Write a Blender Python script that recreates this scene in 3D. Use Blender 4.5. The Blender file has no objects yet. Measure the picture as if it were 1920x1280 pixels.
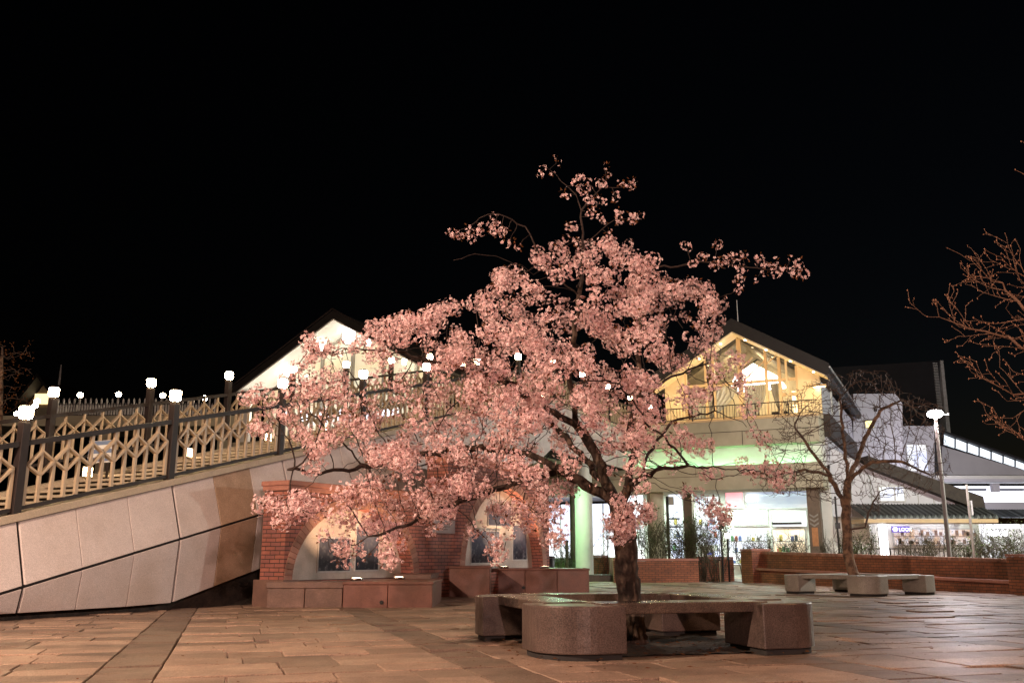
import bpy, math, random
import numpy as np
from mathutils import Vector, Matrix, kdtree
R = math.radians
rnd = random.Random(7)
nrs = np.random.RandomState(11)
SC = bpy.context.scene
COL = SC.collection
# ------------------------------------------------------------------ camera model (photo pixels 1920 x 1280)
FPX, PITCH, CAMZ = 1746.0, R(13.0), 0.86
CP, SP = math.cos(PITCH), math.sin(PITCH)
def ray(px, py):
    a = (px-960)/FPX; b = (640-py)/FPX
    return Vector((a, CP-b*SP, SP+b*CP))
def P(px, py, Y):
    d = ray(px, py); t = Y/d.y
    return Vector((d.x*t, Y, CAMZ+d.z*t))
class Frame:
    def __init__(s, ox, oy, rz):
        s.o = Vector((ox, oy, 0)); s.rz = rz
        s.x = Vector((math.cos(rz), math.sin(rz), 0)); s.y = Vector((-math.sin(rz), math.cos(rz), 0))
    def w(s, x, y, z=0): return s.o + s.x*x + s.y*y + Vector((0, 0, z))
    def px(s, px, py, yl=0.0):
        d = ray(px, py)
        t = (yl + s.o.dot(s.y))/(d.dot(s.y))
        q = d*t - s.o
        return q.dot(s.x), CAMZ + d.z*t
W0 = Frame(0, 0, 0)
# ------------------------------------------------------------------ mesh builder
class MB:
    def __init__(s): s.v = []; s.f = []; s.t = []; s.smooth = []
    def add(s, vs, fs, tint=0.5, smooth=False):
        b = len(s.v); s.v.extend([tuple(v) for v in vs])
        for f in fs:
            s.f.append([i+b for i in f]); s.t.append(tint); s.smooth.append(smooth)
        return s
    def box(s, x0, x1, y0, y1, z0, z1, tint=0.5):
        return s.add([(x0,y0,z0),(x1,y0,z0),(x1,y1,z0),(x0,y1,z0),(x0,y0,z1),(x1,y0,z1),(x1,y1,z1),(x0,y1,z1)],
              [(0,3,2,1),(4,5,6,7),(0,1,5,4),(1,2,6,5),(2,3,7,6),(3,0,4,7)], tint)
    def prism(s, poly, y0, y1, tint=0.5):           # polygon in local x,z, extruded along y
        n = len(poly); vs = [(x,y0,z) for x,z in poly]+[(x,y1,z) for x,z in poly]
        fs = [tuple(range(n)), tuple(range(2*n-1, n-1, -1))]+[((i+1)%n, i, i+n, (i+1)%n+n) for i in range(n)]
        return s.add(vs, fs, tint)
    def plan(s, poly, z0, z1, tint=0.5):            # polygon in x,y, extruded up
        n = len(poly); vs = [(x,y,z0) for x,y in poly]+[(x,y,z1) for x,y in poly]
        fs = [tuple(range(n-1,-1,-1)), tuple(range(n, 2*n))]+[(i,(i+1)%n,(i+1)%n+n,i+n) for i in range(n)]
        return s.add(vs, fs, tint)
    def cyl(s, x, y, z0, z1, r0, r1=None, n=16, smooth=True):
        r1 = r0 if r1 is None else r1
        vs = []
        for k in range(n):
            a = 2*math.pi*k/n; vs.append((x+r0*math.cos(a), y+r0*math.sin(a), z0))
        for k in range(n):
            a = 2*math.pi*k/n; vs.append((x+r1*math.cos(a), y+r1*math.sin(a), z1))
        s.add(vs, [(k,(k+1)%n,(k+1)%n+n,k+n) for k in range(n)], 0.5, smooth)
        return s.add(vs, [tuple(range(n-1,-1,-1)), tuple(range(n,2*n))])
    def lathe(s, x, y, prof, n=20):
        vs = []
        for r, z in prof:
            for k in range(n):
                a = 2*math.pi*k/n; vs.append((x+r*math.cos(a), y+r*math.sin(a), z))
        fs = []
        for i in range(len(prof)-1):
            for k in range(n):
                fs.append((i*n+k, i*n+(k+1)%n, (i+1)*n+(k+1)%n, (i+1)*n+k))
        s.add(vs, fs, 0.5, True)
        return s.add(vs, [tuple(range(n-1,-1,-1)), tuple(range((len(prof)-1)*n, len(prof)*n))])
    def tube(s, pts, rads, n=6, tint=0.5, rough=0.0, caps=True):
        pts = [Vector(p) for p in pts]
        up = None; vs = []
        for i, p in enumerate(pts):
            if i == 0: d = pts[1]-p
            elif i == len(pts)-1: d = p-pts[i-1]
            else: d = pts[i+1]-pts[i-1]
            if d.length < 1e-9: d = Vector((0,0,1))
            d.normalize()
            if up is None:
                up = Vector((1,0,0)) if abs(d.x) < .8 else Vector((0,1,0))
            up = (up - d*up.dot(d))
            if up.length < 1e-6: up = d.orthogonal()
            up.normalize(); q = d.cross(up)
            r = rads[i] if hasattr(rads, '__len__') else rads
            for k in range(n):
                a = 2*math.pi*k/n
                rr = r*(1+rough*(rnd.random()-.5)*2) if rough else r
                vs.append(p+(up*math.cos(a)+q*math.sin(a))*rr)
        fs = []
        for i in range(len(pts)-1):
            for k in range(n):
                fs.append((i*n+k, i*n+(k+1)%n, (i+1)*n+(k+1)%n, (i+1)*n+k))
        if caps and n > 2:
            fs.append(tuple(range(n-1,-1,-1))); fs.append(tuple(range((len(pts)-1)*n, len(pts)*n)))
        return s.add(vs, fs, tint, True)
    def bar(s, a, b, w, d, nrm):                    # flat bar from a to b: w across (in plane), d along nrm
        a = Vector(a); b = Vector(b); nrm = Vector(nrm).normalized()
        t = (b-a).normalized(); q = t.cross(nrm).normalized()*w*.5; m = nrm*d*.5
        vs = [a-q-m, a+q-m, a+q+m, a-q+m, b-q-m, b+q-m, b+q+m, b-q+m]
        return s.add(vs, [(0,3,2,1),(4,5,6,7),(0,1,5,4),(1,2,6,5),(2,3,7,6),(3,0,4,7)])
    def obj(s, name, mat, parent=None, off=None, bevel=0.0):
        me = bpy.data.meshes.new(name)
        vs = s.v
        if off is not None: vs = [(v[0]-off[0], v[1]-off[1], v[2]-off[2]) for v in vs]
        me.from_pydata(vs, [], s.f)
        me.polygons.foreach_set('use_smooth', s.smooth)
        at = me.attributes.new('tint', 'FLOAT', 'FACE'); at.data.foreach_set('value', s.t)
        me.materials.append(mat); me.update()
        o = bpy.data.objects.new(name, me); COL.objects.link(o)
        if parent is not None: o.parent = parent
        if bevel:
            m = o.modifiers.new('bevel', 'BEVEL'); m.width = bevel; m.segments = 2; m.limit_method = 'ANGLE'; m.angle_limit = R(40)
        return o
def tag(o, label=None, cat=None, group=None, kind=None):
    if label: o['label'] = label
    if cat: o['category'] = cat
    if group: o['group'] = group
    if kind: o['kind'] = kind
    return o
def thing(name, label, cat, loc=(0,0,0), rz=0.0, group=None):
    o = bpy.data.objects.new(name, None); COL.objects.link(o)
    o.location = loc; o.rotation_euler = (0,0,rz); o.empty_display_size = .2
    return tag(o, label, cat, group)
def fthing(name, label, cat, fr, group=None):
    return thing(name, label, cat, fr.o, fr.rz, group)
def dup(root, loc, rz=0.0, label=None, group=None, scale=None):
    r = root.copy(); COL.objects.link(r); r.location = loc; r.rotation_euler = (0,0,rz)
    if label: r['label'] = label
    if group: r['group'] = group
    if scale: r.scale = (scale,)*3
    for ch in list(root.children):
        c = ch.copy(); COL.objects.link(c); c.parent = r
        for g in ch.children:
            d = g.copy(); COL.objects.link(d); d.parent = c
    return r
# ------------------------------------------------------------------ materials
def newmat(name):
    m = bpy.data.materials.new(name); m.use_nodes = True
    nt = m.node_tree; return m, nt, nt.nodes['Principled BSDF']
def N(nt, typ, **kw):
    n = nt.nodes.new(typ)
    for k, v in kw.items():
        if k in n.inputs: n.inputs[k].default_value = v
        else: setattr(n, k, v)
    return n
def mixcol(nt, fac, a, b, mode='MIX'):
    n = nt.nodes.new('ShaderNodeMix'); n.data_type = 'RGBA'; n.blend_type = mode
    L = nt.links
    for sock, val in ((n.inputs[0], fac), (n.inputs[6], a), (n.inputs[7], b)):
        if hasattr(val, 'links'): L.new(val, sock)
        else: sock.default_value = val if not isinstance(val, tuple) else (val+(1,))[:4]
    return n.outputs[2]
def mat(name, c1, c2=None, scale=6.0, rough=.75, bump=0.15, metal=0.0, detail=6, spec=.4, tint=0.0, stain=None, fine=0.0, rvar=0.0):
    m, nt, bs = newmat(name); L = nt.links
    c2 = c2 or tuple(x*.7 for x in c1)
    tc = N(nt, 'ShaderNodeTexCoord'); co = tc.outputs['Object']
    n1 = N(nt, 'ShaderNodeTexNoise', Scale=scale, Detail=detail, Roughness=.6); L.new(co, n1.inputs['Vector'])
    ramp = N(nt, 'ShaderNodeMapRange'); ramp.inputs[1].default_value = .32; ramp.inputs[2].default_value = .68; L.new(n1.outputs[0], ramp.inputs[0])
    col = mixcol(nt, ramp.outputs[0], c1, c2)
    if stain:
        n2 = N(nt, 'ShaderNodeTexNoise', Scale=stain[1], Detail=4, Roughness=.55); L.new(co, n2.inputs['Vector'])
        r2 = N(nt, 'ShaderNodeMapRange'); r2.inputs[1].default_value = .5; r2.inputs[2].default_value = .75; L.new(n2.outputs[0], r2.inputs[0])
        col = mixcol(nt, r2.outputs[0], col, stain[0])
    if fine:
        n3 = N(nt, 'ShaderNodeTexNoise', Scale=90.0, Detail=2); L.new(co, n3.inputs['Vector'])
        r3 = N(nt, 'ShaderNodeMapRange'); r3.inputs[1].default_value = .35; r3.inputs[2].default_value = .65
        r3.inputs[3].default_value = 1-fine; r3.inputs[4].default_value = 1+fine*.5; L.new(n3.outputs[0], r3.inputs[0])
        col = mixcol(nt, 1.0, col, r3.outputs[0], 'MULTIPLY')
    if tint:
        at = N(nt, 'ShaderNodeAttribute', attribute_name='tint')
        r4 = N(nt, 'ShaderNodeMapRange'); r4.inputs[3].default_value = 1-tint; r4.inputs[4].default_value = 1+tint; L.new(at.outputs['Fac'], r4.inputs[0])
        col = mixcol(nt, 1.0, col, r4.outputs[0], 'MULTIPLY')
    L.new(col, bs.inputs['Base Color'])
    bs.inputs['Roughness'].default_value = rough; bs.inputs['Metallic'].default_value = metal
    bs.inputs['Specular IOR Level'].default_value = spec
    if rvar:
        r5 = N(nt, 'ShaderNodeMapRange'); r5.inputs[3].default_value = rough-rvar; r5.inputs[4].default_value = rough+rvar
        n5 = N(nt, 'ShaderNodeTexNoise', Scale=1.3, Detail=4); L.new(co, n5.inputs['Vector']); L.new(n5.outputs[0], r5.inputs[0]); L.new(r5.outputs[0], bs.inputs['Roughness'])
    if bump:
        nb = N(nt, 'ShaderNodeTexNoise', Scale=scale*6, Detail=5); L.new(co, nb.inputs['Vector'])
        bp = N(nt, 'ShaderNodeBump', Strength=bump, Distance=.02); L.new(nb.outputs[0], bp.inputs['Height']); L.new(bp.outputs[0], bs.inputs['Normal'])
    return m
def brickmat(name, c1, c2, mortar, bw=.24, bh=.075, gap=.008, rough=.75, bump=.6):
    m, nt, bs = newmat(name); L = nt.links
    tc = N(nt, 'ShaderNodeTexCoord'); sx = N(nt, 'ShaderNodeSeparateXYZ'); L.new(tc.outputs['Object'], sx.inputs[0])
    ad = N(nt, 'ShaderNodeMath', operation='ADD'); L.new(sx.outputs[0], ad.inputs[0]); L.new(sx.outputs[1], ad.inputs[1])
    cb = N(nt, 'ShaderNodeCombineXYZ'); L.new(ad.outputs[0], cb.inputs[0]); L.new(sx.outputs[2], cb.inputs[1])
    nz = N(nt, 'ShaderNodeTexNoise', Scale=3.0, Detail=3); L.new(tc.outputs['Object'], nz.inputs['Vector'])
    wob = N(nt, 'ShaderNodeVectorMath', operation='SCALE'); L.new(nz.outputs['Color'], wob.inputs[0]); wob.inputs['Scale'].default_value = .012
    av = N(nt, 'ShaderNodeVectorMath', operation='ADD'); L.new(cb.outputs[0], av.inputs[0]); L.new(wob.outputs[0], av.inputs[1])
    br = N(nt, 'ShaderNodeTexBrick'); br.inputs['Scale'].default_value = 1.0
    br.inputs['Color1'].default_value = c1+(1,); br.inputs['Color2'].default_value = c2+(1,); br.inputs['Mortar'].default_value = mortar+(1,)
    br.inputs['Mortar Size'].default_value = gap; br.inputs['Mortar Smooth'].default_value = .2; br.inputs['Bias'].default_value = -.1
    br.inputs['Brick Width'].default_value = bw; br.inputs['Row Height'].default_value = bh
    L.new(av.outputs[0], br.inputs['Vector'])
    n1 = N(nt, 'ShaderNodeTexNoise', Scale=1.6, Detail=7, Roughness=.65); L.new(tc.outputs['Object'], n1.inputs['Vector'])
    rm = N(nt, 'ShaderNodeMapRange'); rm.inputs[1].default_value = .3; rm.inputs[2].default_value = .7; rm.inputs[3].default_value = .62; rm.inputs[4].default_value = 1.25; L.new(n1.outputs[0], rm.inputs[0])
    col = mixcol(nt, 1.0, br.outputs['Color'], rm.outputs[0], 'MULTIPLY')
    # a few blue-grey burnt bricks
    vb = N(nt, 'ShaderNodeTexBrick'); vb.inputs['Scale'].default_value = 1.0
    vb.inputs['Color1'].default_value = (0,0,0,1); vb.inputs['Color2'].default_value = (1,1,1,1); vb.inputs['Mortar'].default_value = (0,0,0,1)
    vb.inputs['Mortar Size'].default_value = gap; vb.inputs['Brick Width'].default_value = bw; vb.inputs['Row Height'].default_value = bh; vb.inputs['Bias'].default_value = -.55
    L.new(av.outputs[0], vb.inputs['Vector'])
    m2 = N(nt, 'ShaderNodeMath', operation='MULTIPLY'); L.new(vb.outputs['Color'], m2.inputs[0]); m2.inputs[1].default_value = .45
    col = mixcol(nt, m2.outputs[0], col, (c1[0]*.55, c1[1]*.95, c1[2]*1.25))
    L.new(col, bs.inputs['Base Color']); bs.inputs['Roughness'].default_value = rough
    bp = N(nt, 'ShaderNodeBump', Strength=bump, Distance=.01); bp.invert = True
    L.new(br.outputs['Fac'], bp.inputs['Height']); L.new(bp.outputs[0], bs.inputs['Normal'])
    return m
def emat(name, col, strength, base=None):
    m, nt, bs = newmat(name)
    bs.inputs['Base Color'].default_value = (base or tuple(min(.8, c*.8) for c in col))+(1,)
    bs.inputs['Emission Color'].default_value = col+(1,); bs.inputs['Emission Strength'].default_value = strength
    return m
def glowmat(name, c1, c2, strength, sx=3.0, sz=1.0, detail=3):
    """lit shop window: uneven light of the room seen through its glass"""
    m, nt, bs = newmat(name); L = nt.links
    tc = N(nt, 'ShaderNodeTexCoord'); mp = N(nt, 'ShaderNodeMapping'); mp.inputs['Scale'].default_value = (sx, sx, sz); L.new(tc.outputs['Object'], mp.inputs[0])
    n1 = N(nt, 'ShaderNodeTexNoise', Scale=1.0, Detail=detail); L.new(mp.outputs[0], n1.inputs['Vector'])
    rm = N(nt, 'ShaderNodeMapRange'); rm.inputs[1].default_value = .38; rm.inputs[2].default_value = .62; L.new(n1.outputs[0], rm.inputs[0])
    col = mixcol(nt, rm.outputs[0], c1, c2); L.new(col, bs.inputs['Emission Color']); bs.inputs['Emission Strength'].default_value = strength
    bs.inputs['Base Color'].default_value = (.3,.3,.3,1); bs.inputs['Roughness'].default_value = .15
    return m
def glassmat(name, rough=.02, gl=.12):
    m = bpy.data.materials.new(name); m.use_nodes = True; nt = m.node_tree; nt.nodes.clear()
    o = N(nt, 'ShaderNodeOutputMaterial'); t = N(nt, 'ShaderNodeBsdfTransparent'); g = N(nt, 'ShaderNodeBsdfGlossy'); g.inputs['Roughness'].default_value = rough
    t.inputs[0].default_value = (.93,.95,.94,1)
    mx = N(nt, 'ShaderNodeMixShader'); mx.inputs[0].default_value = gl
    nt.links.new(t.outputs[0], mx.inputs[1]); nt.links.new(g.outputs[0], mx.inputs[2]); nt.links.new(mx.outputs[0], o.inputs[0])
    return m
def petalmat(name, a, b):
    m = bpy.data.materials.new(name); m.use_nodes = True; nt = m.node_tree; nt.nodes.clear(); L = nt.links
    o = N(nt, 'ShaderNodeOutputMaterial'); at = N(nt, 'ShaderNodeAttribute', attribute_name='tint')
    col = mixcol(nt, at.outputs['Fac'], a, b)
    d = N(nt, 'ShaderNodeBsdfDiffuse'); t = N(nt, 'ShaderNodeBsdfTranslucent'); L.new(col, d.inputs[0]); L.new(col, t.inputs[0])
    mx = N(nt, 'ShaderNodeMixShader'); mx.inputs[0].default_value = .28
    L.new(d.outputs[0], mx.inputs[1]); L.new(t.outputs[0], mx.inputs[2]); L.new(mx.outputs[0], o.inputs[0])
    return m
def barkmat(name, c1, c2, c3, sc=14, bump=1.0):
    m, nt, bs = newmat(name); L = nt.links
    tc = N(nt, 'ShaderNodeTexCoord'); mp = N(nt, 'ShaderNodeMapping'); mp.inputs['Scale'].default_value = (1,1,.45); L.new(tc.outputs['Object'], mp.inputs[0])
    v = N(nt, 'ShaderNodeTexVoronoi', Scale=sc); v.feature = 'F1'; 
    nz = N(nt, 'ShaderNodeTexNoise', Scale=sc*.8, Detail=5); L.new(mp.outputs[0], nz.inputs['Vector'])
    ml = N(nt, 'ShaderNodeVectorMath', operation='SCALE'); L.new(nz.outputs['Color'], ml.inputs[0]); ml.inputs['Scale'].default_value = .12
    ad = N(nt, 'ShaderNodeVectorMath', operation='ADD'); L.new(mp.outputs[0], ad.inputs[0]); L.new(ml.outputs[0], ad.inputs[1]); L.new(ad.outputs[0], v.inputs['Vector'])
    n2 = N(nt, 'ShaderNodeTexNoise', Scale=sc*.35, Detail=4); L.new(tc.outputs['Object'], n2.inputs['Vector'])
    r2 = N(nt, 'ShaderNodeMapRange'); r2.inputs[1].default_value = .45; r2.inputs[2].default_value = .62; L.new(n2.outputs[0], r2.inputs[0])
    r1 = N(nt, 'ShaderNodeMapRange'); r1.inputs[1].default_value = .1; r1.inputs[2].default_value = .6; L.new(v.outputs['Distance'], r1.inputs[0])
    col = mixcol(nt, r1.outputs[0], c1, c2); col = mixcol(nt, r2.outputs[0], col, c3)
    L.new(col, bs.inputs['Base Color']); bs.inputs['Roughness'].default_value = .9; bs.inputs['Specular IOR Level'].default_value = .2
    hm = N(nt, 'ShaderNodeMath', operation='ADD'); L.new(v.outputs['Distance'], hm.inputs[0]); L.new(nz.outputs[0], hm.inputs[1])
    bp = N(nt, 'ShaderNodeBump', Strength=bump, Distance=.03); L.new(hm.outputs[0], bp.inputs['Height']); L.new(bp.outputs[0], bs.inputs['Normal'])
    return m
M = {}
M['paving'] = mat('paving_stone', (.35,.232,.168), (.25,.165,.12), 3.4, .50, .4, tint=.38, stain=((.17,.12,.095), 1.3), fine=.4, rvar=.14)
M['soil'] = mat('soil', (.075,.055,.04), (.03,.024,.018), 9, .95, .8, fine=.5)
M['asphalt'] = mat('asphalt', (.05,.048,.046), (.035,.034,.033), 3, .85, .3)
M['grass_base'] = mat('grass_base', (.09,.12,.03), (.06,.08,.02), 8, .9, .4)
M['grass'] = mat('grass', (.12,.17,.04), (.08,.11,.03), 8, .8, 0)
M['cladding'] = mat('cladding_stone', (.68,.60,.58), (.60,.525,.505), 2.2, .62, .12, tint=.05, stain=((.50,.41,.36), .7), fine=.20)
M['cladding_worn'] = mat('cladding_worn', (.47,.33,.235), (.38,.26,.18), 4.0, .6, .12, fine=.3)
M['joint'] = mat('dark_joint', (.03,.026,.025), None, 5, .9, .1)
M['rubble'] = mat('rubble_base', (.06,.045,.036), (.02,.016,.014), 7, .95, 1.0)
M['curb'] = mat('curb_stone', (.58,.50,.38), (.48,.40,.30), 4, .6, .1, fine=.15)
M['step'] = mat('step_stone', (.50,.42,.31), (.36,.30,.23), 4, .6, .15)
M['darkmetal'] = mat('dark_painted_steel', (.030,.021,.020), (.022,.016,.015), 9, .55, .04, 0, spec=.3)
M['black'] = mat('black_steel', (.016,.015,.016), None, 8, .45, .03, .2)
M['beige'] = mat('beige_painted_steel', (.50,.40,.27), (.44,.345,.235), 7, .45, .05)
M['whitebar'] = mat('pale_painted_steel', (.62,.60,.60), None, 7, .45, .04)
M['brick'] = brickmat('red_brick', (.36,.125,.09), (.25,.09,.08), (.045,.027,.024))
M['brickcap'] = mat('brick_cornice', (.42,.19,.14), (.32,.14,.11), 6, .7, .2, fine=.2)
M['brick2'] = brickmat('garden_brick', (.31,.11,.055), (.22,.075,.042), (.07,.04,.03), .22, .072, .008)
M['voussoir'] = mat('arch_brick', (.36,.19,.14), (.27,.13,.10), 5, .7, .2, tint=.25)
M['archpanel'] = mat('arch_panel_stone', (.60,.53,.48), (.50,.44,.40), 5, .6, .08, fine=.18)
M['granite'] = mat('red_granite', (.25,.105,.078), (.175,.075,.058), 5, .42, .08, fine=.35, stain=((.13,.075,.06), 1.0))
M['granite2'] = mat('brown_granite', (.235,.135,.105), (.165,.095,.08), 5, .5, .08, fine=.35)
M['bench'] = mat('bench_granite', (.125,.085,.072), (.07,.048,.042), 3, .30, .2, fine=.45, stain=((.06,.045,.04), 1.7), rvar=.12)
M['benchslab'] = mat('bench_slab', (.115,.078,.06), (.06,.042,.034), 6, .26, .2, fine=.4, rvar=.12)
M['bench_grey'] = mat('bench_grey', (.34,.31,.27), (.25,.225,.20), 4, .5, .12, fine=.3)
M['bark'] = barkmat('cherry_bark', (.15,.105,.078), (.022,.015,.012), (.04,.024,.018), 15, 1.0)
M['twig'] = mat('cherry_twig', (.035,.020,.015), (.02,.012,.010), 20, .85, .2)
M['barebark'] = barkmat('bare_bark', (.19,.12,.085), (.08,.052,.04), (.24,.15,.10), 20, .5)
M['baretwig'] = mat('bare_twig', (.12,.075,.058), (.065,.042,.034), 20, .85, .2)
M['budtwig'] = mat('budding_twig', (.20,.11,.07), (.12,.065,.042), 20, .8, .2)
M['bud'] = mat('bud', (.34,.17,.10), (.26,.12,.07), 20, .7, 0)
M['petal'] = petalmat('petal', (.90,.70,.68), (.82,.52,.52))
M['calyx'] = mat('calyx', (.30,.08,.06), (.20,.05,.04), 20, .8, 0)
M['leaf'] = petalmat('young_leaf', (.17,.065,.03), (.11,.05,.02))
M['hedgetwig'] = mat('hedge_twig', (.10,.085,.05), (.06,.05,.03), 20, .85, .1)
M['hedgeleaf'] = mat('hedge_leaf', (.09,.13,.035), (.06,.085,.025), 10, .7, 0)
M['roof'] = mat('dark_roof', (.020,.017,.016), (.014,.012,.012), 3, .6, .1)
M['cream'] = mat('cream_paint', (.72,.58,.36), (.66,.52,.31), 2, .6, .03)
M['white'] = mat('white_paint', (.76,.74,.70), (.70,.68,.64), 2, .55, .03)
M['creamwood'] = mat('cream_frame', (.66,.47,.26), (.58,.40,.22), 4, .5, .05)
M['tan'] = mat('tan_concrete', (.50,.45,.33), (.43,.385,.28), 2.5, .7, .06, stain=((.30,.27,.19), .4))
M['lilac'] = mat('pale_metal_wall', (.56,.54,.58), (.50,.48,.52), 1.2, .55, .04)
M['paleg'] = mat('pale_column', (.62,.64,.58), (.56,.58,.52), 3, .5, .05)
M['brown'] = mat('brown_column', (.17,.12,.085), (.12,.085,.06), 4, .5, .08)
M['darkclad'] = mat('dark_cladding', (.024,.022,.027), None, 2, .5, .05)
M['corr'] = mat('corrugated_roof', (.085,.095,.09), (.06,.07,.066), 4, .5, .05, tint=.8)
M['slope'] = mat('brown_roof_edge', (.06,.045,.035), (.035,.026,.022), 6, .75, .5)
M['glass'] = glassmat('window_glass')
# ================================================================== GROUND
g = MB(); g.add([(-200,-60,-.07),(200,-60,-.07),(200,260,-.07),(-200,260,-.07)], [(0,1,2,3)])
tag(g.obj('ground', M['asphalt']), kind='structure')
PF = Frame(0, 0, R(16.5))
RU0, RU1, RV0, RV1 = 2.58, 5.34, 7.68, 10.5          # bench ring round the cherry tree, paving frame
def strip_at(u):
    k = math.floor((u+.92)/2.76); return (u+.92)-k*2.76 < .46
pv = MB()
v = .8
while v < 40:
    h = rnd.choice([.38,.42,.46,.50]) if v < 26 else .8
    bay = -14
    while bay < 12:
        u0 = -.92+bay*2.76
        pieces = [(u0, u0+.46, True)]
        x = u0+.46; end = u0+2.76
        cuts = [x]; 
        while end-x > .01:
            w = rnd.choice([.5,.62,.75,.9])+rnd.uniform(-.03,.03)
            if end-(x+w) < .4: w = end-x
            x += w; cuts.append(x)
        pieces += [(cuts[i], cuts[i+1], False) for i in range(len(cuts)-1)]
        for a, b, dk in pieces:
            mu, mv = (a+b)/2, v+h/2
            wp = PF.w(mu, mv)
            if RU0+.35 < mu < RU1-.35 and RV0+.3 < mv < RV1-.25: continue
            if abs(wp.x) > wp.y*.62+4: continue
            gp = .007; t = rnd.uniform(-.55,-.25) if dk else rnd.random()**.8
            zz = rnd.gauss(0,.0035)
            if rnd.random() < .06: zz += rnd.uniform(.008,.02)
            c = [rnd.gauss(0,.0035) for _ in range(4)]
            e = .006
            jx = rnd.gauss(0,.002)
            x0, x1, y0, y1 = a+gp+jx, b-gp+jx, v+gp, v+h-gp
            vs = [(x0,y0,-.06),(x1,y0,-.06),(x1,y1,-.06),(x0,y1,-.06),
                  (x0,y0,zz+c[0]-e),(x1,y0,zz+c[1]-e),(x1,y1,zz+c[2]-e),(x0,y1,zz+c[3]-e),
                  (x0+e,y0+e,zz+c[0]),(x1-e,y0+e,zz+c[1]),(x1-e,y1-e,zz+c[2]),(x0+e,y1-e,zz+c[3])]
            pv.add(vs, [(0,1,5,4),(1,2,6,5),(2,3,7,6),(3,0,4,7),(4,5,9,8),(5,6,10,9),(6,7,11,10),(7,4,8,11),(8,9,10,11)], t)
        bay += 1
    v += h
o = pv.obj('paving', M['paving']); o.rotation_euler.z = PF.rz; tag(o, kind='structure')
# soil bed inside the ring, with litter of fallen petals and leaves
sb = MB(); n = 14
for i in range(n):
    for j in range(n): pass
gx = [RU0+.3+(RU1-RU0-.6)*i/n for i in range(n+1)]; gy = [RV0+.25+(RV1-RV0-.45)*i/n for i in range(n+1)]
vs = [(x, y, .004+rnd.random()*.03) for y in gy for x in gx]
sb.add(vs, [(j*(n+1)+i, j*(n+1)+i+1, (j+1)*(n+1)+i+1, (j+1)*(n+1)+i) for j in range(n) for i in range(n)], .5, True)
o = sb.obj('soil_bed', M['soil']); o.rotation_euler.z = PF.rz; tag(o, kind='structure')
lt = MB()
def litter(mb, cx, cy, sx, sy, n, s0, s1):
    for _ in range(n):
        x, y = rnd.gauss(cx, sx), rnd.gauss(cy, sy); a = rnd.uniform(0, 6.28); s = rnd.uniform(s0, s1)
        z = .022+rnd.random()*.012; c, d = math.cos(a)*s, math.sin(a)*s
        mb.add([(x-c,y-d,z),(x+d*.5,y-c*.5,z+s*.35*rnd.random()),(x+c,y+d,z+s*.3*rnd.random()),(x-d*.5,y+c*.5,z)], [(0,1,2,3)], rnd.random())
litter(lt, 1.3, 9.3, .9, .8, 500, .012, .03)
litter(lt, .6, 10.2, 2.6, 2.4, 420, .008, .02)
litter(lt, 0, 10, 6, 3, 700, .006, .014)
litter(lt, -5.6, 14.6, 1.1, 1.3, 260, .01, .028)
tag(lt.obj('leaf_litter', M['leaf']), 'brown leaf and petal litter strewn over the paving under the cherry tree', 'leaf litter', kind='stuff')
# ================================================================== STAIR RAMP OF THE FOOTBRIDGE
BF = Frame(-7.05, 13.5, math.atan2(.905, .425))
SL = .242; S_END = 19.0; S_LEV = 33.0; WID = 4.0
def zc(s): return 1.37+SL*min(s, S_END)
def fold(s): return zc(s)-.92
def low(s): return max(.10, fold(s)-1.02) if s < S_END else fold(s)-.75
ramp = fthing('footbridge_stair', 'long stone clad stair ramp of the footbridge climbing past the brick arches', 'footbridge stair', BF)
OUT0, OUT1, OUT2 = -.02, -.30, -.22                 # y of curb line, fold, lower edge (outward is -y)
S0 = -5.74
stations = [S0+i*2.87/3 for i in range(40) if S0+i*2.87/3 < S_LEV]
core = MB()
for s0, s1 in zip(stations[:-1], stations[1:]):
    A = []
    for s in (s0, s1):
        zt, zf, zl = zc(s)-.02, fold(s), low(s)
        A += [(s, .25, zt), (s, OUT0+.05, zt), (s, OUT1+.05, zf), (s, OUT2+.05, zl), (s, .9, max(-.03, zl))]
    core.add(A, [(i, (i+1)%5, (i+1)%5+5, i+5) for i in range(5)])
core.obj('backing', M['joint'], ramp)
for i, (s0, s1) in enumerate(zip(stations[:-1], stations[1:])):
    strong0 = abs(((s0)/2.87)-round(s0/2.87)) < .01
    strong1 = abs(((s1)/2.87)-round(s1/2.87)) < .01
    a = s0+(.025 if strong0 else .007); b = s1-(.025 if strong1 else .007)
    for row in (0, 1):
        if row == 0: za, zb, ya, yb = [zc(a)-.03, zc(b)-.03], [fold(a)+.022, fold(b)+.022], OUT0, OUT1+.01
        else: za, zb, ya, yb = [fold(a)-.022, fold(b)-.022], [low(a), low(b)], OUT1+.01, OUT2
        if za[0]-zb[0] < .06 and za[1]-zb[1] < .06: continue
        d = .045; p = MB()
        p.add([(a,ya,za[0]),(b,ya,za[1]),(b,yb,zb[1]),(a,yb,zb[0]),(a,ya+d,za[0]),(b,ya+d,za[1]),(b,yb+d,zb[1]),(a,yb+d,zb[0])],
              [(0,3,2,1),(4,5,6,7),(0,1,5,4),(1,2,6,5),(2,3,7,6),(3,0,4,7)], rnd.random())
        q = p.obj('cladding_panel', M['cladding'], ramp, bevel=.006)
        if 3.9 < (a+b)/2 < 4.7:
            q.data.materials[0] = M['cladding_worn']; q['label'] = 'brown stained cladding panel'
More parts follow.
